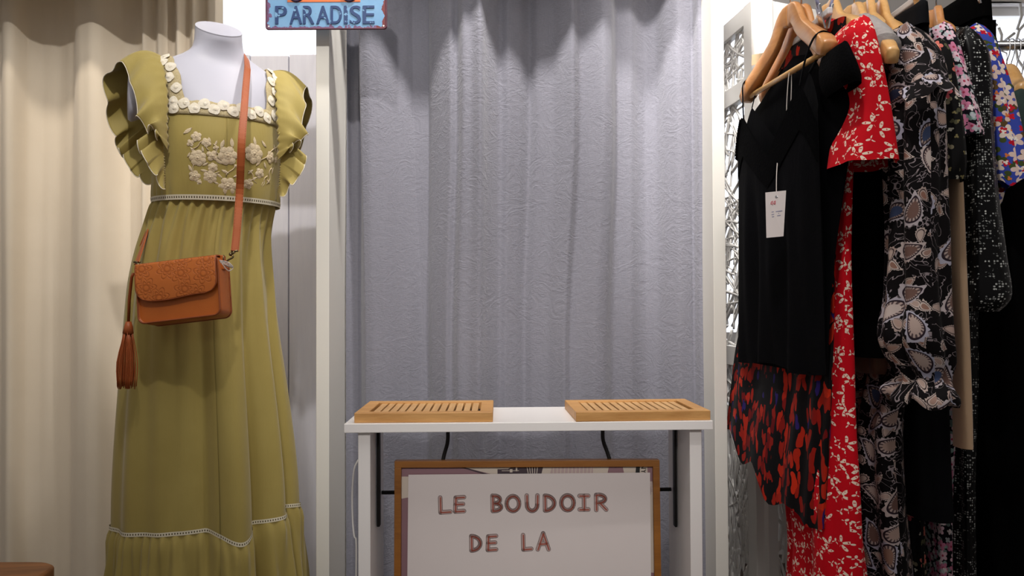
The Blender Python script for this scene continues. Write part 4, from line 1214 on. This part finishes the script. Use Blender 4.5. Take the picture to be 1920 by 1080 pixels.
def cliphanger(x, zb_, y0, y1, label, slope=0.0):
    h = thing('clip_hanger', label, 'hanger', (x, RY, zb_), 'clip hangers on the rail')
    obj('bar', MB().box((x-.006, y0, zb_-.008), (x+.006, y1, zb_+.008)), M['white_plastic'], h, bevel=.003)
    for y in (y0+.03, y1-.03):
        m_ = MB()
        for s in (-1, 1):
            m_.add(*boxv((x+s*.009, y, zb_-.005), (.0022, .011, .028), s*.2))
        m_.tube([(x-.014, y, zb_+.004), (x+.014, y, zb_+.004)], .003, 8)
        c_o = obj('clip', m_, M['chrome'], h, bevel=.001)
        m2 = MB()
        for s in (-1, 1): m2.tube([(x+s*.012, y, zb_+.015), (x+s*.02, y, zb_+.045)], [.006, .0045], 8, flat=.6)
        obj('clip_grip', m2, M['pen_grey'], c_o, smooth=True)
    zr = RZt+.0125
    obj('hook', MB().tube([(x, RY, zb_), (x, RY+.002, zr-.055), (x, RY+.02, zr-.035)]+[(x, RY+.022*math.cos(k/8*PI*1.15-.3), zr-.010+.014*math.sin(k/8*PI*1.15-.3)) for k in range(9)], .0018, 6), M['chrome'], h, smooth=True)
    return h
def boxv(c, hs, ang):
    R_ = Matrix.Translation(c) @ Matrix.Rotation(ang, 4, 'Y')
    m_ = MB().box((-hs[0], -hs[1], -hs[2]), hs, R_); return m_.v, m_.f

# --- draped garment bodies
def slab(rows, nth=64, nz_=60, shoulder=0.0, folds=(.006, 9, 0), e=.75, topclose=True, zig=0.0, seed=0, hem=None, skew=0.0):
    """rows: (py, px left, px right, near depth, far depth) measured at the near end; an upright flattened tube of cloth"""
    tab = []
    for (py, xl, xr, dn, df) in rows:
        a = P(xl, py, dn+.03); b = P(xr, py, dn+.03)
        tab.append((-P((xl+xr)/2, py, dn+.03).z, (a.x+b.x)/2, max((b.x-a.x)/2, .004), dn, df))
    tab.sort(key=lambda r: r[0]); z0, z1 = -tab[0][0], -tab[-1][0]
    amp, nf, ph0 = folds
    def fn(u, v):
        z = lerp(z0, z1, v); cx, rx, dn, df = interp(tab, -z)
        th = 2*PI*u-PI/2; ca, sa = math.cos(th), math.sin(th)
        kx_ = math.copysign(abs(ca)**e, ca); ky = math.copysign(abs(sa)**e, sa)
        cy = (dn+df)/2; ry = (df-dn)/2
        g = sm(0, .5, v)
        d = amp*(.25+.75*g)*math.sin(nf*th+ph0+2.2*math.sin(th*2+seed)+1.5*nz(seed, z*2.2)) + amp*.7*nz(math.cos(th)*2+seed, math.sin(th)*2, z*5)
        kk = 1.0
        if topclose: kk = min(1.0, math.sqrt(min(v/.035, 1.0))) if v < .035 else 1.0
        x = cx + (rx*kk+d*min(1, rx/.03))*kx_ ; y = cy + (ry*(lerp(.92, 1, kk))+d*.6)*ky
        zz = z + shoulder*(1-abs(ky))*(1-sm(0, .3, v))
        x += skew*ky
        if zig: zz += zig*math.sin(th*5+seed)*sm(.9, 1, v)
        if hem: zz += hem(ky, v)
        return (x, y, zz)
    return MB().grid(fn, nth, nz_)
GA = 'garments hanging on the clothes rail'
def garment(name, label, cat, x, z):
    return thing(name, label, cat, (x, RY, z), None)

# 1. camisole: lace V neck, thin straps
hA, hB, hT = P(1556, 92, 1.585), P(1398, 186, 2.03), P(1482, 26, 1.80)
hanger(hA, hB, hT, 'wooden hanger nearest the cubicle, holding the black camisole', M['hanger_dark'], wide=.019)
cam_x0 = lambda y: lerp(.632, .588, (y-1.60)/(2.03-1.60))
cm_ = thing('camisole', 'black camisole with lace V neck and thin straps, first on the rail', 'top', (.63, RY, .75))
YN, YF = 1.605, 2.02
zarm = P(1390, 300, 2.03).z; zhem_ = P(1385, 672, 2.05).z
def ctop(s):
    # height of the top edge from far (s=1) to near (s=0)
    zs = P(1405, 205, 2.0).z
    k = abs(s-.5)*2
    zv = P(1457, 288, 1.80).z
    zside = zarm
    if k < .72: return lerp(zv, zs-.03, (k/.72)**1.1)
    return lerp(zs-.03, zside, ((k-.72)/.28)**1.4)
def cami(side):
    def fn(u, v):
        s = u; fl_ = 1+.10*v
        y = lerp(YN, YF, .5+(s-.5)*fl_)
        zt = ctop(s)+(.0 if side < 0 else .025)
        z = lerp(zt, zhem_-.006*math.sin(s*9), v)
        th_x = .016*math.sqrt(max(1-(2*s-1)**2, 0))
        fold = (.008*math.sin(s*19+1.2*math.sin(v*3))+.004*math.sin(s*37+v*2))*sm(.08, .6, v)*math.sqrt(max(1-(2*s-1)**2, 0))
        return (cam_x0(y)+side*th_x+fold+.012, y, z)
    return fn
mb = MB().grid(cami(-1), 70, 50); mb.grid(cami(1), 70, 50)
obj('body', mb, M['black_jersey'], cm_, smooth=True)
lm = MB()
def lacef(u, v):
    s = u; f_ = cami(-1); p = Vector(f_(s, v*.16)); p.x -= .0022; return p
lm.grid(lacef, 70, 10)
# scalloped lace along the far armhole
for k in range(16):
    p = Vector(cami(-1)(.875+.118*k/15, 0.0))+Vector((-.002, .004, -.003))
    lm.disc(p, (-.75, -.65, 0), .0075, 10, .1, .2, 4)
obj('lace_yoke', lm, M['black_lace'], cm_, smooth=True)
for (s, tip) in ((.14, hA), (.86, hB)):
    p = Vector(cami(-1)(s, 0)); q = Vector(cami(1)(s, 0)); tp = hT.lerp(tip, .86)+Vector((0, 0, .024))
    sm2 = MB(); path_ = curve([p+Vector((0, 0, -.01)), p.lerp(tp, .5)+Vector((-.012, 0, 0)), tp+Vector((-.021, 0, -.012)), tp+Vector((0, 0, .003)), tp+Vector((.02, 0, -.012)), q.lerp(tp, .5)+Vector((.01, 0, 0)), q], 40)
    for i in range(len(path_)-1): pass
    sm2.tube(path_, .0048, 6, flat=.3, up=(1, 0, 0)); obj('strap', sm2, M['black_jersey'], cm_, smooth=True)
obj('neck_label', MB().box((.0, 0, 0), (.001, .03, .028), Matrix.Translation(Vector(cami(1)(.5, 0.0))+Vector((-.006, -.014, -.022)))), M['paper'], cm_)
# its swing tag
tgp = [P(1435, 361, 1.70), P(1474, 357, 1.685), P(1469, 443, 1.685), P(1437, 446, 1.70)]
tgo = thing('price_tag', 'white card price tag with red 44 hanging in front of the black camisole', 'tag', tgp[0])
n_ = (tgp[1]-tgp[0]).cross(tgp[3]-tgp[0]).normalized()
if n_.y > 0: n_ = -n_
obj('card', MB().add([p for p in tgp]+[p-n_*.0008 for p in tgp], [(0, 1, 2, 3), (7, 6, 5, 4), (0, 4, 5, 1), (1, 5, 6, 2), (2, 6, 7, 3), (3, 7, 4, 0)]), M['paper'], tgo)
def tq(u, v, o=.0008):
    a = tgp[0].lerp(tgp[1], u); b = tgp[3].lerp(tgp[2], u); return a.lerp(b, v)+n_*o
wr = MB()
for base in (.28, .42):
    wr.tube([tq(base+.02, .21), tq(base-.02, .27), tq(base+.07, .265)], .0007, 5); wr.tube([tq(base+.07, .20), tq(base+.06, .29)], .0007, 5)
obj('red_number', wr, M['pen_red'], tgo)
pr_ = MB()
for (v, a, b) in ((.44, .3, .42), (.435, .52, .86), (.495, .3, .44), (.48, .66, .7), (.545, .32, .44), (.53, .6, .78)):
    pr_.add([tq(a, v), tq(b, v-.005), tq(b, v+.012), tq(a, v+.016)], [(3, 2, 1, 0)])
obj('small_print', pr_, M['pen_grey'], tgo)
obj('eyelet', MB().disc(tq(.54, .12), n_, .003, 10, .1), M['chrome'], tgo)
obj('cord', MB().tube(curve([tq(.54, .12), P(1456, 330, 1.72), P(1458, 300, 1.77), P(1460, 285, 1.80)], 12), .001, 5), M['white_cord'], tgo, smooth=True)

# 2. black cap sleeve top behind
h2T = hT+Vector((.026, .0, -.002)); h2A = P(1590, 118, 1.60); h2B = hB+Vector((.05, .0, .0))
hanger(h2A+Vector((-.02, .03, .0)), h2B, h2T, 'wooden hanger second from the cubicle, holding the black cap-sleeve top', M['hanger_dark'])
bt = thing('cap_sleeve_top', 'black top with lace cap sleeve, second on the rail behind the camisole', 'top', (.68, RY, .75))
rows = [(98, 1560, 1584, 1.58, 2.10), (150, 1552, 1594, 1.55, 2.08), (240, 1542, 1586, 1.55, 2.04), (320, 1540, 1566, 1.56, 2.02), (400, 1534, 1552, 1.58, 2.02), (480, 1526, 1540, 1.59, 2.02), (560, 1518, 1534, 1.59, 2.02), (640, 1512, 1530, 1.59, 2.02), (702, 1508, 1530, 1.59, 2.02)]
obj('body', slab(rows, shoulder=.075, folds=(.005, 7, .4), seed=2, skew=-.022), M['black_crepe'], bt, smooth=True)
rows = [(84, 1566, 1580, 1.52, 1.63), (98, 1566, 1592, 1.50, 1.63), (120, 1568, 1604, 1.48, 1.62), (145, 1574, 1612, 1.47, 1.61), (160, 1582, 1611, 1.47, 1.60)]
obj('cap_sleeve', slab(rows, nth=48, nz_=20, folds=(.004, 3, .6), seed=3), M['black_lace'], bt, smooth=True)
tg2 = thing('narrow_tag', 'narrow white label on a doubled cord hanging inside the black tops', 'tag', P(1477, 255, 1.83))
obj('card', MB().add([P(1473, 239, 1.77), P(1481, 236, 1.765), P(1480, 274, 1.765), P(1473, 277, 1.77)], [(0, 1, 2, 3)]), M['paper'], tg2, solid=.0008)
obj('cord', MB().tube(curve([P(1477, 238, 1.77), P(1475, 200, 1.77), P(1479, 142, 1.765), P(1484, 136, 1.765), P(1483, 190, 1.77), P(1480, 238, 1.77)], 30), .0011, 5), M['white_cord'], tg2, smooth=True)
obj('knot', MB().sphere(P(1487, 135, 1.765), .005, 8, 6, 1.6, 1, .8), M['white_cord'], tg2, smooth=True)

# 3. red and black skirt on clips
sk = thing('print_skirt', 'black skirt printed with red and violet petals, on clips behind the black tops', 'skirt', (.70, RY, .5))
rows = [(48, 1542, 1566, 1.66, 1.96), (90, 1540, 1566, 1.66, 1.97), (130, 1538, 1562, 1.65, 1.99), (400, 1526, 1550, 1.63, 2.05), (600, 1522, 1548, 1.62, 2.1), (700, 1512, 1546, 1.61, 2.12), (850, 1504, 1542, 1.60, 2.13), (980, 1496, 1534, 1.59, 2.13)]
def skhem(ky, v): return (.055*sm(-.2, .25, ky)+.05*sm(.45, .7, ky)+.012*math.sin(ky*9))*sm(.55, 1, v)
obj('body', slab(rows, nth=120, folds=(.007, 11, .2), seed=5, hem=skhem, topclose=False, skew=-.022), M['redblack'], sk, smooth=True)
obj('waistband', slab([(40, 1540, 1568, 1.655, 1.965), (75, 1538, 1568, 1.655, 1.97)], nz_=6, folds=(.001, 5, 0), topclose=False, skew=-.022), M['redblack'], sk, smooth=True)
cliphanger(P(1543, 40, 1.68).x, P(1543, 32, 1.68).z, 1.64, 1.98, 'clip hanger holding the red and black skirt')

# 4. red dress with white petals
rd_ = thing('red_dress', 'long red dress scattered with small white petals and short sleeve', 'dress', (.76, RY, .1))
rows = [(45, 1578, 1622, 1.62, 1.98), (120, 1578, 1624, 1.62, 1.99), (220, 1574, 1618, 1.62, 1.99), (310, 1572, 1606, 1.62, 1.99), (480, 1556, 1604, 1.61, 1.99), (600, 1553, 1609, 1.60, 2.00), (760, 1548, 1613, 1.59, 2.01), (900, 1548, 1622, 1.57, 1.95), (1080, 1548, 1640, 1.55, 1.87), (1220, 1546, 1652, 1.54, 1.87)]
obj('body', slab(rows, nth=110, nz_=70, shoulder=.07, folds=(.010, 8, 1.1), seed=7, skew=.008), M['red_print'], rd_, smooth=True)
rows = [(36, 1594, 1622, 1.57, 1.66), (60, 1582, 1640, 1.53, 1.66), (120, 1592, 1654, 1.51, 1.66), (200, 1602, 1670, 1.50, 1.65), (270, 1590, 1684, 1.49, 1.65), (303, 1586, 1690, 1.485, 1.65)]
obj('sleeve', slab(rows, nth=60, nz_=30, folds=(.006, 4, .6), seed=8, zig=.0015), M['red_print'], rd_, smooth=True)
hanger(P(1612, 55, 1.62), P(1480, 150, 1.98), P(1556, 24, 1.80), 'pale wooden hanger holding the red dress', M['hanger_wood'], bar=False)

# 5. black coat with grey fur collar
bcx = thing('fur_collar_top', 'plain black top with grey fur shoulder, beside the red dress', 'top', (.8, RY, .8))
rows = [(95, 1625, 1680, 1.65, 1.97), (200, 1622, 1690, 1.64, 1.98), (300, 1612, 1692, 1.63, 1.99), (450, 1606, 1690, 1.63, 2.0), (600, 1606, 1680, 1.63, 2.0), (670, 1608, 1668, 1.63, 2.0)]
obj('body', slab(rows, shoulder=.05, folds=(.006, 7, .3), seed=9), M['black_wool'], bcx, smooth=True)
fA, fT = P(1674, 106, 1.50), P(1602, 26, 1.80)
fc = MB(); A = [fT.lerp(fA, q)+Vector((-.004, 0, .012-.012*q)) for q in (.30, .45, .6, .74, .86)]
fc.tube(curve(A, 24), [.018+.014*math.sin(min(k/20, 1)*PI*.62)+.004*nz(k*.7) for k in range(25)], 16)
obj('fur_collar', fc, M['grey_fur'], bcx, smooth=True)
hanger(fA, P(1520, 150, 1.98), fT, 'wooden hanger with tip showing below the grey fur shoulder', M['hanger_wood'], bar=False, wide=.014)
hanger(P(1648, 60, 1.64), P(1530, 150, 1.98), P(1630, 20, 1.80), 'pale wooden hanger just right of the one in the fur collar', M['hanger_wood'], bar=False)
bs = thing('brown_top', 'brown garment with only its lower edge showing under the black fur-collared top', 'top', (.85, RY, .75))
rows = [(500, 1618, 1676, 1.68, 1.98), (600, 1612, 1676, 1.68, 1.98), (640, 1612, 1672, 1.68, 1.98), (690, 1616, 1664, 1.68, 1.97), (700, 1620, 1660, 1.69, 1.97)]
obj('body', slab(rows, nz_=30, folds=(.006, 6, .8), seed=10), M['brown_suede'], bs, smooth=True)

# 6. paisley dress
pd = thing('paisley_dress', 'black paisley print dress with long sleeve gathered at the cuff', 'dress', (.87, RY, .1))
rows = [(52, 1660, 1742, 1.60, 1.98), (120, 1690, 1765, 1.60, 1.98), (300, 1690, 1770, 1.62, 1.98), (700, 1650, 1720, 1.66, 1.98), (800, 1628, 1708, 1.68, 1.99), (950, 1632, 1712, 1.68, 2.0), (1080, 1640, 1722, 1.68, 2.0), (1200, 1640, 1725, 1.68, 2.0)]
obj('body', slab(rows, nth=90, shoulder=.05, folds=(.010, 7, .9), seed=12), M['paisley'], pd, smooth=True)
rows = [(48, 1664, 1715, 1.58, 1.68), (75, 1672, 1744, 1.55, 1.67), (110, 1686, 1768, 1.53, 1.66), (165, 1690, 1778, 1.50, 1.64), (185, 1688, 1768, 1.51, 1.63), (300, 1686, 1772, 1.50, 1.62), (450, 1686, 1772, 1.50, 1.61), (560, 1684, 1776, 1.50, 1.61), (630, 1676, 1782, 1.49, 1.61), (680, 1688, 1782, 1.50, 1.60), (708, 1700, 1770, 1.51, 1.59), (722, 1696, 1776, 1.50, 1.60), (742, 1686, 1794, 1.48, 1.61), (756, 1690, 1792, 1.48, 1.61)]
obj('sleeve', slab(rows, nth=90, nz_=90, folds=(.009, 6, .2), seed=13, zig=.010), M['paisley'], pd, smooth=True)
def ruf(u, v):
    a = P(1690, 172, 1.50); b = P(1776, 158, 1.50); t_ = u
    x = lerp(a.x-.006, b.x+.012, t_); z = lerp(a.z, b.z, t_)+.02*math.sin(PI*t_)-.035*v+.006*math.sin(t_*18)*v
    y = 1.50-.024*math.sin(PI*t_)-.030*v-.008*math.cos(t_*18)*v
    return (x, y, z)
obj('shoulder_ruffle', MB().grid(ruf, 60, 8), M['paisley'], pd, smooth=True)
hanger(P(1690, 75, 1.62), P(1560, 150, 1.98), P(1650, 22, 1.80), 'pale wooden hanger holding the paisley dress', M['hanger_wood'], bar=False)

# 7. rose sprig dress
rs = thing('rose_sprig_dress', 'black dress with sparse pink rose sprigs, just right of the paisley dress', 'dress', (.92, RY, .1))
rows = [(80, 1725, 1782, 1.64, 1.98), (300, 1735, 1800, 1.66, 1.98), (700, 1690, 1740, 1.74, 1.98), (850, 1690, 1728, 1.75, 1.99), (1080, 1694, 1736, 1.75, 2.0), (1200, 1694, 1740, 1.75, 2.0)]
obj('body', slab(rows, shoulder=.05, folds=(.006, 7, .5), seed=15), M['rose_black'], rs, smooth=True)
rows = [(78, 1732, 1766, 1.60, 1.70), (110, 1738, 1784, 1.58, 1.70), (200, 1748, 1802, 1.57, 1.69), (300, 1752, 1814, 1.56, 1.69), (340, 1750, 1812, 1.56, 1.69)]
obj('sleeve', slab(rows, nz_=30, folds=(.004, 4, .2), seed=16), M['rose_black'], rs, smooth=True)

# 8. black jeans on clips
bj = thing('black_jeans', 'black jeans folded over a clip hanger with turned hem lower right of the paisley sleeve', 'trousers', (.96, RY, .4))
rows = [(24, 1702, 1742, 1.62, 1.95), (100, 1700, 1746, 1.62, 1.95), (300, 1720, 1780, 1.66, 1.95), (660, 1712, 1790, 1.67, 1.95), (800, 1712, 1792, 1.66, 1.95), (972, 1714, 1797, 1.65, 1.95)]
obj('legs', slab(rows, folds=(.004, 5, .5), seed=17), M['black_denim'], bj, smooth=True)
obj('hem', slab([(950, 1712, 1798, 1.648, 1.952), (974, 1713, 1799, 1.648, 1.952)], nz_=4, folds=(.003, 5, .5), seed=17, topclose=False), M['black_denim'], bj, smooth=True)
obj('waistband', slab([(4, 1706, 1736, 1.60, 1.93), (52, 1700, 1742, 1.60, 1.93)], nz_=6, folds=(.003, 4, .3), seed=18), M['black_denim'], bj, smooth=True)
cliphanger(P(1722, 10, 1.66).x, P(1722, -4, 1.66).z, 1.62, 1.95, 'clip hanger holding the black jeans')

# 9. beige cardigan sleeve
bg_ = thing('beige_cardigan', 'beige knitted cardigan whose long narrow sleeve hangs below the rose sprig dress', 'cardigan', (.96, RY, .6))
rows = [(95, 1742, 1772, 1.70, 1.95), (200, 1752, 1790, 1.70, 1.95), (400, 1760, 1796, 1.70, 1.95), (520, 1764, 1792, 1.71, 1.95)]
obj('body', slab(rows, nz_=30, shoulder=.05, folds=(.004, 5, .2), seed=20), M['beige_knit'], bg_, smooth=True)
rows = [(100, 1748, 1772, 1.65, 1.73), (200, 1762, 1792, 1.64, 1.71), (340, 1776, 1797, 1.61, 1.68), (480, 1779, 1803, 1.60, 1.66), (640, 1788, 1809, 1.60, 1.65), (780, 1791, 1814, 1.60, 1.65), (838, 1792, 1815, 1.60, 1.65)]
obj('sleeve', slab(rows, nth=32, nz_=40, folds=(.002, 3, .2), seed=21), M['beige_knit'], bg_, smooth=True)

# 10. pink ditsy dress
pkd = thing('pink_floral_dress', 'black dress crowded with pink and white flowers, short rolled sleeve', 'dress', (1.0, RY, .1))
rows = [(60, 1756, 1806, 1.68, 1.96), (300, 1770, 1822, 1.70, 1.96), (900, 1752, 1790, 1.76, 1.97), (1080, 1752, 1790, 1.76, 1.97), (1200, 1752, 1792, 1.76, 1.97)]
obj('body', slab(rows, shoulder=.05, folds=(.005, 7, .2), seed=22), M['pink_ditsy'], pkd, smooth=True)
rows = [(48, 1740, 1775, 1.64, 1.74), (75, 1748, 1792, 1.62, 1.73), (110, 1760, 1804, 1.61, 1.72), (160, 1774, 1820, 1.60, 1.71), (225, 1788, 1840, 1.59, 1.70), (256, 1795, 1845, 1.59, 1.70)]
obj('sleeve', slab(rows, nz_=30, folds=(.004, 4, .6), seed=23), M['pink_ditsy'], pkd, smooth=True)
hanger(P(1778, 70, 1.66), P(1640, 150, 1.97), P(1756, 36, 1.80), 'brown wooden hanger holding the pink flowered dress', M['hanger_dark'], bar=False)

# 11. sequin dress
sq_ = thing('sequin_dress', 'long black dress with silver sequins and wide sleeve', 'dress', (1.04, RY, .1))
rows = [(58, 1780, 1832, 1.70, 1.96), (300, 1798, 1850, 1.70, 1.96), (580, 1796, 1834, 1.72, 1.96), (800, 1792, 1828, 1.72, 1.97), (1080, 1790, 1832, 1.72, 1.98), (1200, 1790, 1835, 1.72, 1.98)]
obj('body', slab(rows, shoulder=.05, folds=(.006, 7, .7), seed=24), M['sequin'], sq_, smooth=True)
rows = [(56, 1782, 1818, 1.66, 1.76), (100, 1792, 1850, 1.64, 1.75), (230, 1802, 1856, 1.62, 1.74), (350, 1804, 1864, 1.60, 1.73), (480, 1806, 1882, 1.59, 1.73), (545, 1806, 1892, 1.58, 1.73), (566, 1806, 1886, 1.58, 1.73), (584, 1808, 1864, 1.59, 1.73)]
obj('sleeve', slab(rows, nz_=50, folds=(.007, 4, .3), seed=25), M['sequin'], sq_, smooth=True)

# 12. blue floral dress
bl_ = thing('blue_floral_dress', 'blue dress with cream and red flowers and loose short sleeve', 'dress', (1.1, RY, .1))
rows = [(58, 1812, 1864, 1.74, 1.98), (300, 1836, 1890, 1.76, 1.98), (800, 1820, 1852, 1.78, 1.98), (1080, 1822, 1856, 1.78, 1.98), (1200, 1822, 1858, 1.78, 1.98)]
obj('body', slab(rows, shoulder=.05, folds=(.006, 7, .1), seed=26), M['blue_ditsy'], bl_, smooth=True)
rows = [(50, 1800, 1836, 1.70, 1.80), (75, 1818, 1860, 1.68, 1.79), (110, 1830, 1874, 1.67, 1.78), (170, 1842, 1894, 1.66, 1.77), (250, 1852, 1914, 1.65, 1.77), (330, 1864, 1926, 1.64, 1.77), (345, 1866, 1924, 1.64, 1.77)]
obj('sleeve', slab(rows, nz_=36, folds=(.004, 4, .2), seed=27, zig=.008), M['blue_ditsy'], bl_, smooth=True)

# 13. black trousers at the far right
tr_ = thing('black_trousers', 'wide black trousers on a clip hanger at the far right end of the rail', 'trousers', (1.22, RY, .1))
rows = [(-8, 1815, 1856, 1.72, 1.98), (60, 1812, 1866, 1.72, 1.98), (75, 1812, 1872, 1.72, 1.98), (150, 1835, 1888, 1.74, 1.98), (330, 1850, 1940, 1.76, 1.98), (600, 1832, 1950, 1.70, 2.0), (860, 1834, 1955, 1.70, 2.0), (960, 1852, 1960, 1.72, 2.0), (1220, 1852, 1960, 1.72, 2.0)]
obj('legs', slab(rows, shoulder=0, folds=(.006, 6, .2), seed=28), M['black_wool'], tr_, smooth=True)
obj('waistband', slab([(-26, 1815, 1856, 1.715, 1.985), (38, 1812, 1862, 1.715, 1.985)], nz_=6, folds=(.001, 5, .1), seed=29), M['black_wool'], tr_, smooth=True)
obj('belt_loop', MB().box((-.004, -.002, -.02), (.004, .002, .02), Matrix.Translation(P(1864, 54, 1.712))), M['black_wool'], tr_, bevel=.001)
cliphanger(P(1832, 0, 1.74).x, P(1832, -14, 1.74).z, 1.70, 1.98, 'clip hanger holding the black trousers at the right end')

# 14. second rail behind, green fluffy jacket and bare hooks
R2Y = 2.35; r2 = P(1900, 85, R2Y)
rk2 = thing('rear_clothes_rail', 'second chrome clothes rail behind the trousers at right edge', 'clothes rack', (r2.x, R2Y, 0))
obj('rail', MB().tube([(r2.x-.12, R2Y, r2.z), (r2.x+.7, R2Y, r2.z)], .0135, 14), M['chrome'], rk2, smooth=True)
obj('post', MB().tube([(r2.x+.68, R2Y, r2.z), (r2.x+.68, R2Y, FZ)], .014, 12), M['chrome'], rk2, smooth=True)
obj('post', MB().tube([(r2.x-.11, R2Y, r2.z), (r2.x-.11, R2Y, FZ)], .014, 12), M['chrome'], rk2, smooth=True)
for i, px in enumerate((1886, 1895, 1906, 1918)):
    x = P(px, 85, R2Y).x
    lab = ['thin chrome hook on the rear rail, nearest the black trousers', 'thin chrome hook on the rear rail, second from the black trousers', 'thin chrome hook on the rear rail, third from the black trousers', 'thin chrome hook on the rear rail, at the photo edge'][i]
    hk = [(x-.012, R2Y-.004, r2.z-.12), (x-.006, R2Y-.01, r2.z-.06), (x-.002, R2Y-.02, r2.z-.03)]+[(x, R2Y-.02*math.cos(k/8*PI*1.2), r2.z+.0+.019*math.sin(k/8*PI*1.2)) for k in range(9)]
    tag(obj('hanger_hook', MB().tube(curve(hk, 30), .002, 6), M['chrome'], smooth=True), lab, 'hook', 'hooks on the rear rail')
def loosehanger():
    A = P(1918, 170, 2.02); B = P(1850, 200, 2.38); T = P(1888, 132, 2.2)
    h = thing('wooden_hanger', 'curved wooden hanger at the right edge, carrying the green fluffy jacket', 'hanger', T, 'wooden hangers on the rail')
    m_ = MB()
    for E_ in (A, B):
        q = [T, T.lerp(E_, .3)+Vector((0, 0, .012)), T.lerp(E_, .7)+Vector((0, 0, -.002)), E_]
        m_.tube(curve(q, 16), [.016+.004*k/16 for k in range(17)], 12, flat=1.15)
    obj('shoulder', m_, M['hanger_wood'], h, smooth=True)
    obj('hook', MB().tube([T, T+Vector((0, 0, .05)), (T.x, R2Y, r2.z+.014)], .002, 6), M['chrome'], h, smooth=True)
loosehanger()
gj = thing('fluffy_jacket', 'dark green fluffy jacket hanging at the right edge', 'jacket', (1.3, 2.2, .5))
rows = [(160, 1884, 1926, 2.02, 2.36), (210, 1886, 1940, 2.0, 2.37), (330, 1880, 1960, 2.0, 2.38), (700, 1880, 1970, 2.0, 2.38)]
obj('body', slab(rows, shoulder=.04, folds=(.012, 6, .2), seed=31), M['green_fur'], gj, smooth=True)
# kraft tag at the first hanger
tag(obj('paper_tag', MB().add([P(1410, 103, 2.0), P(1432, 99, 1.99), P(1430, 118, 1.99), P(1409, 123, 2.0)], [(0, 1, 2, 3)]), M['kraft'], solid=.001), 'small kraft paper tag beside the first wooden hanger', 'tag')
# curly white grille in the right-hand window
gr = MB(); rd = random.Random(5); w2 = wins[2]
for k in range(16):
    cx = rd.uniform(w2[0], w2[1]); cz = rd.uniform(w2[2], w2[3]); r = rd.uniform(.06, .16)
    gr.tube([(min(max(cx+r*math.cos(a/10*PI*1.4+k), w2[0]), w2[1]), WD-.02, min(max(cz+r*math.sin(a/10*PI*1.4+k), w2[2]), w2[3])) for a in range(15)], .006, 6)
tag(obj('window_grille', gr, M['white_paint'], smooth=True), 'white curling openwork panel in front of the bright window, top right', 'screen')
